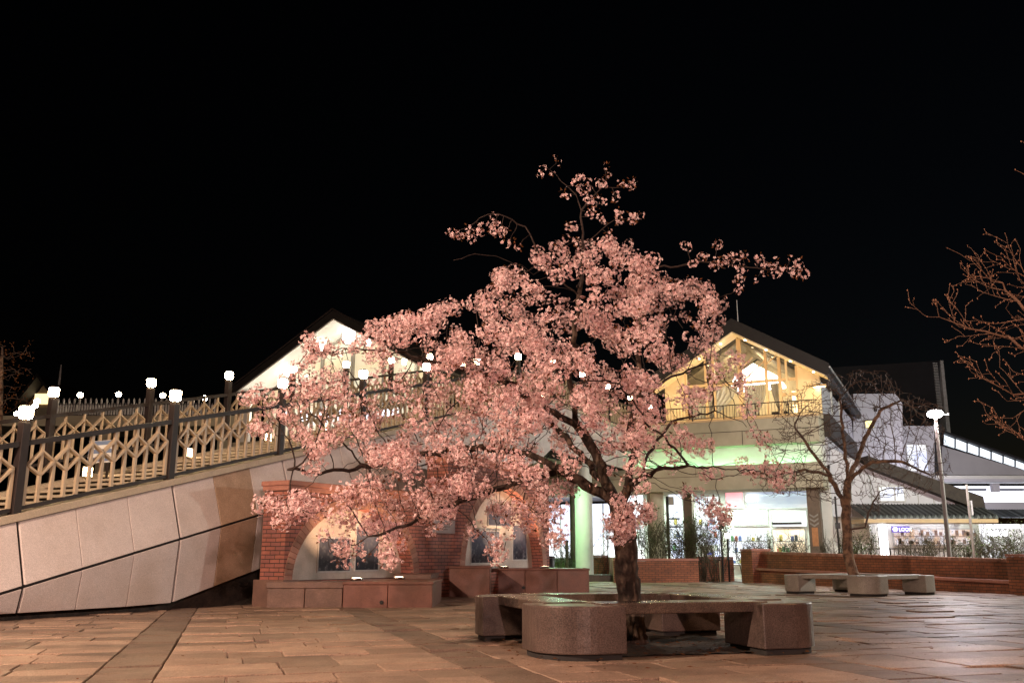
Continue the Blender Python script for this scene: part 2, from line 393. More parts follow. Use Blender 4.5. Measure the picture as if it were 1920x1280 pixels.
# curb on top
cb = MB()
for s0, s1 in zip(stations[:-1], stations[1:]):
    A = []
    for s in (s0, s1): A += [(s,-.05,zc(s)-.015),(s,.26,zc(s)-.015),(s,.26,zc(s)+.09),(s,-.05,zc(s)+.09)]
    cb.add(A, [(i,(i+1)%4,(i+1)%4+4,i+4) for i in range(4)])
cb.obj('curb', M['curb'], ramp)
cb2 = MB()
for s0, s1 in zip(stations[:-1], stations[1:]):
    A = []
    for s in (s0, s1): A += [(s,WID-.05,zc(s)-.6),(s,WID+.15,zc(s)-.6),(s,WID+.15,zc(s)+.02),(s,WID-.05,zc(s)+.02)]
    cb2.add(A, [(i,(i+1)%4,(i+1)%4+4,i+4) for i in range(4)])
cb2.obj('far_curb', M['curb'], ramp)
st = MB(); ri = MB(); s = S0; run = .15/SL
while s < S_END:
    z = zc(s)-.15
    st.box(s-.05, s+run+.1, .27, WID-.06, z+.085, z+.13, rnd.random()); ri.box(s+.05, s+run+.12, .28, WID-.07, z-.12, z+.083)
    s += run
st.box(S_END, S_LEV, .27, WID-.13, zc(40)-.5, zc(40)-.05)
st.obj('stair_treads', M['step'], ramp); ri.obj('risers', M['rubble'], ramp)
rb = MB()
rb.add([(S0,-.05,-.06),(16,-.05,-.06),(16,.5,-.06),(S0,.5,-.06),(S0,.02,.2),(16,.02,3.2),(16,.5,3.2),(S0,.5,.2)], [(0,3,2,1),(4,5,6,7),(0,1,5,4),(1,2,6,5),(2,3,7,6),(3,0,4,7)])
rb.obj('rubble_base', M['rubble'], ramp)
# inner support walls / bridge underside
us = MB(); us.box(S_END-3, S_LEV, -.1, WID, zc(40)-1.65, zc(40)-1.45); us.obj('bridge_soffit', M['tan'], ramp)
us = MB()
for s0, s1 in zip(stations[:-1], stations[1:]):
    if s1 > 17: continue
    A = []
    for s in (s0, s1): A += [(s,.6,-.06),(s,WID+.15,-.06),(s,WID+.15,zc(s)-.45),(s,.6,zc(s)-.45)]
    us.add(A, [(i,(i+1)%4,(i+1)%4+4,i+4) for i in range(4)])
us.add([(16.4,.6,-.06),(16.4,WID+.15,-.06),(16.4,WID+.15,zc(16.4)-.45),(16.4,.6,zc(16.4)-.45)], [(0,1,2,3)])
us.obj('stair_core', M['tan'], ramp)
# ------------------------------------------------------------------ railings
def lattice(mb, s0, s1, y, zf, h0, h1, unit, bw_=.055):
    nun = max(1, round((s1-s0)/unit)); u = (s1-s0)/nun; nr = (0,1,0)
    pt = lambda s, h: (s, y, zf(s)+h)
    H = h1-h0
    for i in range(nun+1):
        s = s0+i*u
        mb.bar(pt(s, h0), pt(s, h0+.655*H), bw_*.95, .05, nr)
    for i in range(nun):
        c = s0+(i+.5)*u; hm = h0+.655*H; ht = h0+.86*H; hb = h0+.46*H
        mb.bar(pt(c, h0), pt(c, h1), bw_*.9, .05, nr)
        for sg in (-1, 1):
            e = c+sg*u*.5
            mb.bar(pt(e, hm), pt(c, ht), bw_*.55, .085, nr); mb.bar(pt(e, hm), pt(c, hb), bw_*.55, .085, nr)
def railing(root, y, zf, posts, dark, light, hr=1.0, unit=.44, base=.09, bw_=.055):
    for i, s in enumerate(posts):
        p = MB(); z = zf(s)
        p.box(s-.065, s+.065, y-.065, y+.065, z+base-.12, z+1.40)
        p.obj('post', dark, root, bevel=.008)
    for a, b in zip(posts[:-1], posts[1:]):
        nr = (0,1,0); a0, b0 = a+.065, b-.065
        t = MB(); t.bar((a0,y,zf(a0)+base+hr), (b0,y,zf(b0)+base+hr), .075, .09, nr); t.obj('top_rail', dark, root)
        t = MB(); t.bar((a0,y,zf(a0)+base+.06), (b0,y,zf(b0)+base+.06), .055, .06, nr); t.obj('bottom_rail', dark, root)
        t = MB(); lattice(t, a0+.05, b0-.05, y, zf, base+.09, base+hr-.035, unit, bw_); t.obj('lattice_bars', light, root)
NP = [-2.87+2.87*i for i in range(13)]
nr_ = fthing('stair_railing', 'dark railing with beige diamond lattice along the plaza side of the stair ramp', 'railing', BF)
railing(nr_, .08, zc, NP, M['darkmetal'], M['beige'])
FP = [3.56-2.48*2+2.48*i for i in range(15)]
zfar = lambda s: zc(s)+.30
fr_ = fthing('stair_railing', 'second diamond lattice railing, along the far side of the stair ramp', 'railing', BF)
railing(fr_, WID+.04, zfar, FP, M['darkmetal'], M['beige'], base=.06, bw_=.038)
# ------------------------------------------------------------------ lanterns on the railing posts
M['lampwarm'] = emat('lantern_glow', (1.0,.74,.42), 120, (.8,.7,.5))
M['lampwhite'] = emat('lantern_glow_white', (1.0,.82,.58), 75, (.8,.8,.7))
def lantern(label, loc, rz, group=None, k=1.0):
    t = thing('post_lantern', label, 'lantern', loc, rz, group)
    b = MB(); b.box(-.062*k,.062*k,-.062*k,.062*k,0,.03); b.cyl(0,0,.03,.05,.03,n=10); b.obj('lantern_base', M['darkmetal'], t)
    gl = MB(); gl.lathe(0,0,[(.05*k,.05),(.088*k,.07),(.098*k,.10),(.098*k,.215),(.08*k,.23)], 18); gl.obj('lantern_glass', M['lampwarm'], t)
    c = MB(); c.lathe(0,0,[(.085*k,.231),(.098*k,.24),(.07*k,.26),(.02*k,.272)], 18); c.obj('lantern_cap', M['darkmetal'], t)
    return t
LBL = ['bright globe lantern on the leftmost tall post of the near stair railing',
       'bright globe lantern on the near railing post in the middle of the stair ramp',
       'bright globe lantern on the near railing post just left of the cherry blossom']
def bw(s, y, z): q = BF.w(s, y, z); return (q.x, q.y, q.z)
l0 = lantern(LBL[0], bw(0,.08,zc(0)+1.40), BF.rz, 'lanterns on the stair railings')
for i, s in enumerate(NP[1:]):
    if i == 0: continue
    if i < 3: lb = LBL[i]
    else: lb = 'small lantern on the bridge railing glimpsed through the cherry blossom'
    dup(l0, bw(s,.08,zc(s)+1.40), BF.rz, lb, 'lanterns on the stair railings' if i < 3 else 'lanterns glimpsed behind the blossom')
FL = {2: 'lantern on the far stair railing, just right of the leftmost near lantern',
      3: 'lantern on the far stair railing beside the pale spear fence',
      4: 'lantern on the far stair railing next to the eave of the lit gable'}
for i, s in enumerate(FP):
    if i < 2 or i > 12: continue
    lb = FL.get(i, 'small lantern on the bridge railing glimpsed through the cherry blossom')
    dup(l0, bw(s, WID+.04, zfar(s)+1.40), BF.rz, lb, 'lanterns on the stair railings' if i in FL else 'lanterns glimpsed behind the blossom')
# wall lights low on the far curb
M['steplight'] = emat('step_light_glow', (1.0,.72,.40), 26)
def steplight(s, label, group):
    t = thing('step_light', label, 'step light', bw(s, WID-.13, zc(s)+.02), BF.rz, group)
    b = MB(); b.box(-.13,.13,-.02,.005,-.02,.20); b.obj('housing', M['darkmetal'], t)
    q = MB(); q.box(-.11,.11,-.034,-.021,.0,.18); q.obj('lens', M['steplight'], t)
for s, lb in ((1.6,'low step light shining behind the leftmost lattice bars of the stair railing'), (4.4,'low step light behind the lattice right of the leftmost tall post'),
              (7.16,'low step light behind the lattice right of the middle railing post'), (9.9,'low step light behind the lattice just left of the blossom'), (12.3,'low step light showing through the blossom above the brick wall')):
    steplight(s, lb, 'step lights along the far side of the stair')
# striped board seen through the railing
sb_ = MB()
M['stripe'] = (lambda: None)
m, nt, bs = newmat('striped_board'); L_ = nt.links
tc = N(nt,'ShaderNodeTexCoord'); mp = N(nt,'ShaderNodeMapping'); mp.inputs['Rotation'].default_value = (0,R(30),0); L_.new(tc.outputs['Object'], mp.inputs[0])
wv = N(nt,'ShaderNodeTexWave', Scale=2.2); wv.bands_direction = 'Z'; L_.new(mp.outputs[0], wv.inputs['Vector'])
gt = N(nt,'ShaderNodeMath', operation='GREATER_THAN'); gt.inputs[1].default_value = .5; L_.new(wv.outputs['Fac'], gt.inputs[0])
L_.new(mixcol(nt, gt.outputs[0], (.16,.22,.36), (.75,.75,.75)), bs.inputs['Base Color']); M['stripe'] = m
t = thing('striped_board', 'small board with diagonal blue and white stripes seen through the stair railing', 'board', BF.w(4.15, WID-.75, zc(4.1)-.1), BF.rz)
sb_.box(-.02,.02,-.32,.32,.42,.86); sb_.obj('board', M['stripe'], t)
q = MB(); q.box(-.015,.015,-.25,-.21,-.1,.42); q.box(-.015,.015,.21,.25,-.1,.42); q.obj('legs', M['darkmetal'], t)
# ================================================================== BRICK ARCH WALL
BW = Frame(-4.05, 17.0, math.atan2(.854, .52))
TH = .58
bwall = fthing('brick_arch_wall', 'red brick wall with two arched niches holding picture panels under the stair ramp', 'brick wall', BW)
bx_ = lambda px, py: BW.px(px, py, 0)[0]
XM = bx_(838, 1000)
SEGS = [dict(x0=0.0, x1=XM, z=2.12, a0=bx_(547,1083), a1=bx_(775,1075), zb=.44, rise=1.36),
        dict(x0=XM, x1=bx_(1030,1050), z=3.06, a0=bx_(871,1058), a1=bx_(1018,1056), zb=.50, rise=2.02)]
def archpts(sg, n=36, grow=0.0):
    c = (sg['a0']+sg['a1'])/2; a = (sg['a1']-sg['a0'])/2+grow; r = sg['rise']+grow
    return [(c-a*math.cos(math.pi*k/n), sg['zb']+r*math.sin(math.pi*k/n)) for k in range(n+1)]
wl = MB(); RD = .34
for sg in SEGS:
    ap = archpts(sg); zt = sg['z']
    def quad(pl): wl.add([(x,0,z) for x,z in pl], [tuple(range(len(pl)))])
    quad([(sg['x0'],-.06),(sg['a0'],-.06),(sg['a0'],zt),(sg['x0'],zt)]); quad([(sg['a1'],-.06),(sg['x1'],-.06),(sg['x1'],zt),(sg['a1'],zt)])
    quad([(sg['a0'],-.06),(sg['a1'],-.06),(sg['a1'],sg['zb']),(sg['a0'],sg['zb'])])
    for (x0,z0),(x1,z1) in zip(ap[:-1], ap[1:]): quad([(x0,z0),(x1,z1),(x1,zt),(x0,zt)])
    # intrados
    for (x0,z0),(x1,z1) in zip(ap[:-1], ap[1:]): wl.add([(x0,0,z0),(x0,RD,z0),(x1,RD,z1),(x1,0,z1)], [(0,1,2,3)])
    wl.add([(sg['a0'],0,sg['zb']),(sg['a1'],0,sg['zb']),(sg['a1'],RD,sg['zb']),(sg['a0'],RD,sg['zb'])], [(0,1,2,3)])
    x0, x1 = sg['x0'], sg['x1']
    wl.add([(x0,0,-.06),(x0,TH,-.06),(x0,TH,zt),(x0,0,zt)], [(0,3,2,1)]); wl.add([(x1,0,-.06),(x1,TH,-.06),(x1,TH,zt),(x1,0,zt)], [(0,1,2,3)])
    wl.add([(x0,TH,-.06),(x1,TH,-.06),(x1,TH,zt),(x0,TH,zt)], [(0,1,2,3)]); wl.add([(x0,0,zt),(x1,0,zt),(x1,TH,zt),(x0,TH,zt)], [(0,1,2,3)])
wl.obj('wall', M['brick'], bwall)
for k, sg in enumerate(SEGS):
    c = MB(); zt = sg['z']; e = .08
    c.box(sg['x0']-.03 if k == 0 else sg['x0']-.03, sg['x1']+.03, -.04, TH+.03, zt-.09, zt+.002)
    c.box(sg['x0']-.05, sg['x1']+.05, -.065, TH+.05, zt+.002, zt+.09)
    c.obj('cornice', M['brickcap'], bwall, bevel=.012)
    rim = MB(); n = 46; inn = archpts(sg, n); out = archpts(sg, n, .20)
    for j in range(n):
        f = .06
        def lerp(a, b, t): return (a[0]+(b[0]-a[0])*t, a[1]+(b[1]-a[1])*t)
        i0, i1 = lerp(inn[j], inn[j+1], f), lerp(inn[j], inn[j+1], 1-f); o0, o1 = lerp(out[j], out[j+1], f), lerp(out[j], out[j+1], 1-f)
        pl = [i0, i1, o1, o0]
        rim.add([(x,-.012,z) for x,z in pl]+[(x,.06,z) for x,z in pl], [(0,1,2,3),(1,0,4,5),(2,1,5,6),(3,2,6,7),(0,3,7,4)], rnd.random())
    rim.obj('arch_rim', M['voussoir'], bwall)
    pn = MB(); ap = archpts(sg, 36, .02)
    pn.add([(x,RD-.02,z) for x,z in ap], [tuple(range(len(ap)))]); po = pn.obj('niche_panel', M['archpanel'], bwall)
    if k == 0: gl = [((1.05+.62)/1, 0)]
    zj = sg['zb']+sg['rise']*.56
    jl = MB()
    cc = (sg['a0']+sg['a1'])/2
    jl.box(sg['a0']+.33, sg['a1']-.33, RD-.024, RD-.021, zj, zj+.008); jl.box(cc-.004, cc+.004, RD-.024, RD-.021, sg['zb'], zj)
    jl.obj('panel_joints', M['tan'], bwall)
# picture panels: dim photographs of landscapes behind glass
def picmat(seed, top, mid, dark):
    m, nt, bs = newmat('landscape_print'); L = nt.links
    tc = N(nt,'ShaderNodeTexCoord'); sx = N(nt,'ShaderNodeSeparateXYZ'); L.new(tc.outputs['Object'], sx.inputs[0])
    ns = N(nt,'ShaderNodeTexNoise', Scale=4.5, Detail=8, Roughness=.7); ns.noise_dimensions = '4D'; ns.inputs['W'].default_value = seed; L.new(tc.outputs['Object'], ns.inputs['Vector'])
    a = N(nt,'ShaderNodeMath', operation='MULTIPLY_ADD'); L.new(ns.outputs[0], a.inputs[0]); a.inputs[1].default_value = .9; L.new(sx.outputs[2], a.inputs[2])
    r = N(nt,'ShaderNodeMapRange'); r.inputs[1].default_value = 1.15+seed*.02; r.inputs[2].default_value = 1.75; L.new(a.outputs[0], r.inputs[0])
    c = mixcol(nt, r.outputs[0], dark, top)
    n2 = N(nt,'ShaderNodeTexNoise', Scale=11, Detail=6); n2.noise_dimensions = '4D'; n2.inputs['W'].default_value = seed+4; L.new(tc.outputs['Object'], n2.inputs['Vector'])
    r2 = N(nt,'ShaderNodeMapRange'); r2.inputs[1].default_value = .52; r2.inputs[2].default_value = .7; L.new(n2.outputs[0], r2.inputs[0])
    c = mixcol(nt, r2.outputs[0], c, mid); L.new(c, bs.inputs['Base Color']); bs.inputs['Roughness'].default_value = .18
    return m
PICS = [(599,1009,655,1069,1,0,'dark print of a lakeside scene, left in the nearer arch'), (669,988,708,1067,2,0,'dark print of trees over water, right in the nearer arch'),
        (884,996,936,1054,3,1,'dark grey blue print of a wide view, lower left in the farther arch'), (916,950,957,986,5,1,'small high print at the top of the farther arch'), (962,985,987,1048,4,1,'narrow tall print of falling water in the farther arch')]
for x0,y0,x1,y1,sd,k,lb in PICS:
    a, zt = BW.px(x0, y0, RD-.03); b, zb = BW.px(x1, y1, RD-.03); a2, zt2 = BW.px(x1, y0, RD-.03)
    zt = (zt+zt2)/2
    t = MB(); t.box(a-.03, b+.03, RD-.034, RD-.0205, zb-.03, zt+.03); fo = t.obj('picture_frame', M['whitebar'], bwall); fo['label'] = lb
    t = MB(); t.box(a, b, RD-.038, RD-.0345, zb, zt)
    t.obj('picture_print', picmat(sd, (.11,.12,.17), (.16,.17,.20), (.025,.027,.04)), fo)
# small wall plaque with engraved lines
a, z1 = BW.px(812, 973, -.02); b, z0 = BW.px(853, 1000, -.02)
t = MB(); t.box(a, b, -.025, .0, z0, z1); pq = t.obj('plaque', mat('plaque_stone', (.30,.225,.22), (.24,.18,.175), 5, .5, .05), bwall, bevel=.004); 
t = MB()
for k in range(3):
    zz = z1-(z1-z0)*(.3+.2*k); t.box(a+.15*(b-a), a+(b-a)*(.85-.1*k), -.0285, -.0255, zz-.012, zz+.012)
t.obj('engraved_lines', M['granite2'], pq)
# stone foot at the left end
t = MB(); t.box(-.10,.30,-.10,TH+.06,-.06,.46); t.obj('foot_stone', M['granite2'], bwall, bevel=.015)
# ================================================================== STONE LEDGES IN FRONT OF THE ARCHES
def ledge(name, label, x0, x1, y0, y1, z, cap, mt, n, back=None, group=None):
    t = thing(name, label, 'stone bench', ((x0+x1)/2, (y0+y1)/2, 0), 0, group); hx, hy = (x1-x0)/2, (y1-y0)/2
    w = 2*hx/n
    for i in range(n):
        b = MB(); b.box(-hx+i*w+.004, -hx+(i+1)*w-.004, -hy+.012, hy, -.05, z-cap); b.obj('block', mt, t, bevel=.01)
    c = MB(); c.box(-hx-.015, hx+.015, -hy-.012, hy+.01, z-cap+.001, z); c.obj('capstone', mt, t, bevel=.012)
    return t
ledge('stone_ledge', 'long low stone ledge at the foot of the nearer arch, left of two floodlights', -4.28, -2.96, 16.82, 17.75, .43, .11, M['granite2'], 2)
A_ = ledge('stone_ledge', 'reddish stone seat block with two floodlights on top, in front of the nearer arch', -2.94, -1.38, 16.74, 18.9, .44, .055, M['granite'], 2)
t = MB(); t.cyl(0,0,0,.01,.035,n=14); q = t.obj('drain_hole', M['black'], A_); q.location = (-.10,-1.082,.09); q.rotation_euler.x = R(90)
ledge('stone_ledge', 'plain grey purple stone ledge running back between the two seats', -2.35, -1.62, 19.1, 21.3, .52, .1, M['granite2'], 2)
ledge('stone_ledge', 'tallest reddish stone block, left end of the seat in front of the farther arch', -1.56, -.49, 21.35, 23.2, .66, .05, M['granite'], 1)
C_ = ledge('stone_ledge', 'long reddish stone seat of three blocks in front of the farther arch', -.46, 1.86, 23.1, 24.5, .585, .05, M['granite'], 3)
t = MB(); t.cyl(0,0,0,.01,.04,n=14); q = t.obj('drain_hole', M['black'], C_); q.location = (-.42,-.702,.14); q.rotation_euler.x = R(90)
# floodlights set on the ledges
M['flood'] = emat('floodlight_lens', (1.0,.70,.45), 30)
M['ring'] = mat('steel_ring', (.75,.72,.68), None, 20, .18, 0, 1.0)
def flood(label, x, y, z, tx, tz, power):
    t = thing('ledge_floodlight', label, 'floodlight', (x, y, z), 0, 'floodlights on the stone ledges')
    rg = MB(); rg.lathe(0,0,[(.10,0),(.118,.002),(.118,.035),(.105,.045),(.088,.042),(.085,.03)], 24); rg.obj('ring', M['ring'], t)
    ln = MB(); ln.cyl(0,0,.031,.0445,.084,n=20); ln.obj('lens', M['flood'], t)
    ld = bpy.data.lights.new('floodlight', 'SPOT'); ld.energy = power; ld.color = (1.0,.60,.34); ld.spot_size = R(95); ld.spot_blend = .8; ld.shadow_soft_size = .06
    lo = bpy.data.objects.new('flood_lamp', ld); COL.objects.link(lo); lo.parent = t; lo.location = (0,0,.07)
    lo.rotation_euler = (Vector(tx)-Vector((x,y,z))).to_track_quat('-Z','Y').to_euler()
def bwp(x, z): q = BW.w(x, 0, z); return (q.x, q.y, q.z)
flood('left ring floodlight on the seat in front of the nearer arch', *P(668,1089,17.45).xy, .442, bwp((SEGS[0]['a0']*.6+SEGS[0]['a1']*.4),1.9), 0, 240)
flood('right ring floodlight on the seat in front of the nearer arch', *P(748,1084,18.35).xy, .442, bwp((SEGS[0]['a0']*.25+SEGS[0]['a1']*.75),1.9), 0, 240)
flood('left ring floodlight on the long seat in front of the farther arch', *P(945,1062,23.5).xy, .587, bwp((SEGS[1]['a0']*.6+SEGS[1]['a1']*.4),2.7), 0, 240)
flood('right ring floodlight on the long seat in front of the farther arch', *P(1022,1060,23.9).xy, .587, bwp((SEGS[1]['a0']*.2+SEGS[1]['a1']*.8),2.7), 0, 240)
# ================================================================== GRANITE RING BENCHES
def roundblock(w, r, qx, qy):
    """plan of a w x w block whose outer corner (towards qx,qy) is rounded"""
    h = w/2; pts = []
    for sx, sy in ((-1,-1),(1,-1),(1,1),(-1,1)):
        if (sx, sy) == (qx, qy):
            a0 = math.atan2(sy, sx)-math.pi/4
            cx, cy = sx*(h-r), sy*(h-r)
            for k in range(13):
                a = a0+math.pi/2*k/12; pts.append((cx+r*math.cos(a), cy+r*math.sin(a)))
        else: pts.append((sx*h, sy*h))
    return pts
def ringbench(label, cx, cy, rz, w, d, H, bs, mb, ms, group):
    t = thing('ring_bench', label, 'stone bench', (cx, cy, 0), rz, group)
    hx, hy = w/2-bs/2, d/2-bs/2
    for sx in (-1,1):
        for sy in (-1,1):
            b = MB(); pl = roundblock(bs, bs*.62, sx, sy)
            b.plan([(x+sx*hx, y+sy*hy) for x,y in pl], .055, H); b.obj('corner_block', mb, t, bevel=.012)
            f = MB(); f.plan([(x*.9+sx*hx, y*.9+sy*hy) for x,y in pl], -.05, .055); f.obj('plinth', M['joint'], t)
    sw, th = bs*.62, .082
    e = .16
    for sy in (-1,1):
        s_ = MB(); s_.box(-hx+bs/2-e, hx-bs/2+e, sy*(hy-.03)-sw/2, sy*(hy-.03)+sw/2, H-th, H+.012); s_.obj('seat_slab', ms, t, bevel=.01)
    for sx in (-1,1):
        s_ = MB(); s_.box(sx*(hx-.03)-sw/2, sx*(hx-.03)+sw/2, -hy+bs/2-e, hy-bs/2+e, H-th, H+.012); s_.obj('seat_slab', ms, t, bevel=.01)
    return t
cen = PF.w((RU0+RU1)/2, (RV0+RV1)/2)
ringbench('square ring of dark granite seats round the blossoming cherry tree', cen.x, cen.y, PF.rz, RU1-RU0, RV1-RV0, .45, .72, M['bench'], M['benchslab'], 'ring benches round the trees')
ringbench('square ring of pale grey granite seats round the bare tree by the low brick wall', 8.25, 22.9, R(33), 2.62, 2.62, .44, .62, M['bench_grey'], M['bench_grey'], 'ring benches round the trees')
# ================================================================== TREES
def inpoly(x, y, poly):
    c = False; n = len(poly); j = n-1
    for i in range(n):
        xi, yi = poly[i]; xj, yj = poly[j]
        if (yi > y) != (yj > y) and x < (xj-xi)*(y-yi)/(yj-yi)+xi: c = not c
        j = i
    return c
class Tree:
    def __init__(s): s.p = []; s.par = []; s.kids = []; s.fix = {}
    def node(s, p, par): s.p.append(Vector(p)); s.par.append(par); return len(s.p)-1
    def limb(s, pts, start=None, step=.08, wob=.012):
        i = start
        if i is None: i = s.node(pts[0], -1); first = pts[0]; pts = pts[1:]
        for q in pts:
            a = s.p[i].copy(); q = Vector(q); n = max(1, int((q-a).length/step))
            for k in range(1, n+1):
                w = Vector((rnd.gauss(0,wob), rnd.gauss(0,wob), rnd.gauss(0,wob))) if k < n else Vector()
                i = s.node(a.lerp(q, k/n)+w, i)
        return i
    def nearest(s, q):
        return min(range(len(s.p)), key=lambda i: (s.p[i]-q).length_squared)
    def colonize(s, att, step=.075, kill=.10, infl=1.2, iters=90, droop=0.0, jit=.25):
        att = [Vector(a) for a in att]; owner = [None]*len(att); alive = list(range(len(att)))
        used = {}
        for it in range(iters):
            kd = kdtree.KDTree(len(s.p))
            for i, p in enumerate(s.p): kd.insert(p, i)
            kd.balance(); pull = {}; nxt = []
            for a in alive:
                co, i, d = kd.find(att[a])
                if d < kill: owner[a] = i; continue
                nxt.append(a)
                if d < infl: pull.setdefault(i, []).append((att[a]-co).normalized())
            alive = nxt
            if not alive or not pull: break
            for i, ds in pull.items():
                d = Vector()
                for q in ds: d += q
                if used.get(i, 0) > 3: continue
                used[i] = used.get(i, 0)+1
                d += Vector((rnd.gauss(0,jit), rnd.gauss(0,jit), rnd.gauss(0,jit)-droop))*max(1, len(ds))*.6
                if d.length < 1e-4: continue
                s.node(s.p[i]+d.normalized()*step, i)
        return att, owner
    def radii(s, tip=.0035, ex=2.3, rmax=None, pw=1.3):
        n = len(s.p); acc = [0.0]*n; s.ch = [[] for _ in range(n)]
        for i in range(n):
            if s.par[i] >= 0: s.ch[s.par[i]].append(i)
        order = sorted(range(n), reverse=True)
        for i in order:
            if not s.ch[i]: acc[i] = tip**ex
            if s.par[i] >= 0: acc[s.par[i]] += acc[i]
        s.r = [a**(1/ex) for a in acc]
        if rmax:
            k = rmax/s.r[0]; f = math.log(rmax/tip)/math.log(max(1.01, s.r[0]/tip))
            s.r = [max(tip*.8, rmax*((tip*(r/tip)**f)/rmax)**pw) for r in s.r]
    def chains(s):
        out = []; stack = [(0, None)]
        while stack:
            i, par = stack.pop(); ch = [] if par is None else [par]
            ch.append(i)
            while s.ch[i]:
                ks = sorted(s.ch[i], key=lambda k: -s.r[k])
                for k in ks[1:]: stack.append((k, i))
                i = ks[0]; ch.append(i)
            out.append(ch)
        return out
    def mesh(s, rcut, name_thick, name_thin, mthick, mthin, parent, base, nth=9, rough=.12):
        A, B = MB(), MB()
        for ch in s.chains():
            if len(ch) < 2: continue
            rs = [s.r[i] for i in ch]; rs[0] = min(rs[0], rs[1]*1.15)
            thick = rs[1] > rcut; mb = A if thick else B
            if thick:
                # keep the thick start, hand the thin tail to the twigs
                k = len(ch)
                for j, r in enumerate(rs):
                    if r < rcut: k = j; break
                k = max(2, k)
                n = 14 if rs[0] > .09 else nth
                A.tube([s.p[i] for i in ch[:k]], rs[:k], n, rnd.random(), rough)
                if k < len(ch): B.tube([s.p[i] for i in ch[k-1:]], rs[k-1:], 5, rnd.random(), 0, False)
            else:
                B.tube([s.p[i] for i in ch], rs, 4 if rs[0] < .012 else 5, rnd.random(), 0, False)
        A.obj(name_thick, mthick, parent, base); B.obj(name_thin, mthin, parent, base)
# ---- blossom clusters, built with numpy
def flowers(centres, normals, sizes, rs):
    """five-petalled blossoms: returns verts, quads, tints; petals cupped round the normal"""
    n = len(centres)
    z = normals/np.linalg.norm(normals, axis=1)[:,None]
    ref = np.where(np.abs(z[:,2:3]) < .9, np.array([[0,0,1.]]), np.array([[1.,0,0]]))
    x = np.cross(ref, z); x /= np.linalg.norm(x, axis=1)[:,None]; y = np.cross(z, x)
    a0 = rs.uniform(0, 6.283, n); V = []; T = []
    tf = rs.uniform(0, 1, n)
    cup = rs.uniform(.1, .75, n)
    for k in range(5):
        a = a0+k*2*math.pi/5
        def pt(da, r, h):
            return centres + (x*np.cos(a+da)[:,None]+y*np.sin(a+da)[:,None])*(r*sizes)[:,None] + z*(h*sizes)[:,None]
        V.append(np.stack([pt(0, .06, 0*cup), pt(-.52, .62, .45*cup+.04), pt(0, 1.0, .75*cup), pt(.52, .62, .45*cup+.04)], axis=1))
        T.append(np.clip(tf+rs.uniform(-.15,.15,n), 0, 1))
    V = np.stack(V, axis=1).reshape(-1, 3)
    return V, np.stack(T, axis=1).reshape(-1)
def npmesh(name, V, nq, T, mt, parent, smooth=False):
    me = bpy.data.meshes.new(name); nf = len(V)//nq
    me.vertices.add(len(V)); me.vertices.foreach_set('co', V.astype(np.float32).ravel())
    me.loops.add(len(V)); me.loops.foreach_set('vertex_index', np.arange(len(V), dtype=np.int32))
    me.polygons.add(nf); me.polygons.foreach_set('loop_start', np.arange(nf, dtype=np.int32)*nq); me.polygons.foreach_set('loop_total', np.full(nf, nq, dtype=np.int32))
    at = me.attributes.new('tint', 'FLOAT', 'FACE'); at.data.foreach_set('value', T.astype(np.float32))
    me.materials.append(mt); me.update(); me.validate()
    o = bpy.data.objects.new(name, me); COL.objects.link(o); o.parent = parent
    return o
# ------------------------------------------------------------------ THE CHERRY TREE
TB = P(1186, 1205, 9.75); TB.z = 0
cherry = thing('cherry_tree', 'weeping cherry tree in full pink blossom with a gnarled trunk inside the ring bench', 'cherry tree', TB)
T = Tree()
q = lambda x, y, Y: P(x, y, Y)
trunk_top = T.limb([Vector((TB.x+.03, 9.75, -.05)), q(1185,1150,9.75), q(1178,1090,9.75), q(1174,1030,9.75), q(1170,985,9.75), q(1164,955,9.75)], step=.06, wob=.006)
T.limb([q(1128,922,9.75), q(1096,908,9.8), q(1050,880,10.0), q(990,850,10.2), q(900,838,10.3), q(800,850,10.3)], trunk_top)
iM = T.limb([q(1140,915,9.9), q(1118,850,10.0), q(1085,800,9.9)], trunk_top)
T.limb([q(1030,770,9.7), q(960,720,9.5), q(860,690,9.3), q(760,660,9.2)], iM)
iT = T.limb([q(1068,720,10.1), q(1075,640,10.0), q(1088,540,9.9), q(1092,450,9.9), q(1090,395,9.9)], iM)
iR = T.limb([q(1178,910,9.6), q(1186,860,9.5), q(1182,800,9.4), q(1200,745,9.4)], trunk_top)
T.limb([q(1260,705,9.4), q(1330,680,9.5)], iR)
T.limb([q(1195,660,9.7), q(1205,560,9.9), q(1215,500,9.9)], iR)
iB = T.limb([q(1196,905,10.0), q(1215,850,10.4), q(1260,790,10.6), q(1340,770,10.7), q(1400,800,10.8)], trunk_top)
T.limb([q(1090,850,10.7), q(1000,760,11.2), q(930,690,11.4)], T.nearest(q(1140,915,9.9)))
T.limb([q(1230,880,8.9), q(1290,872,8.5), q(1360,880,8.3)], T.nearest(q(1178,910,9.6)))
T.limb([q(960,905,9.4), q(860,940,9.0), q(760,985,8.8), q(690,1005,8.8)], T.nearest(q(1050,880,10.0)))
T.limb([q(690,875,10.0), q(600,888,9.6), q(540,880,9.2)], T.nearest(q(800,850,10.3)))
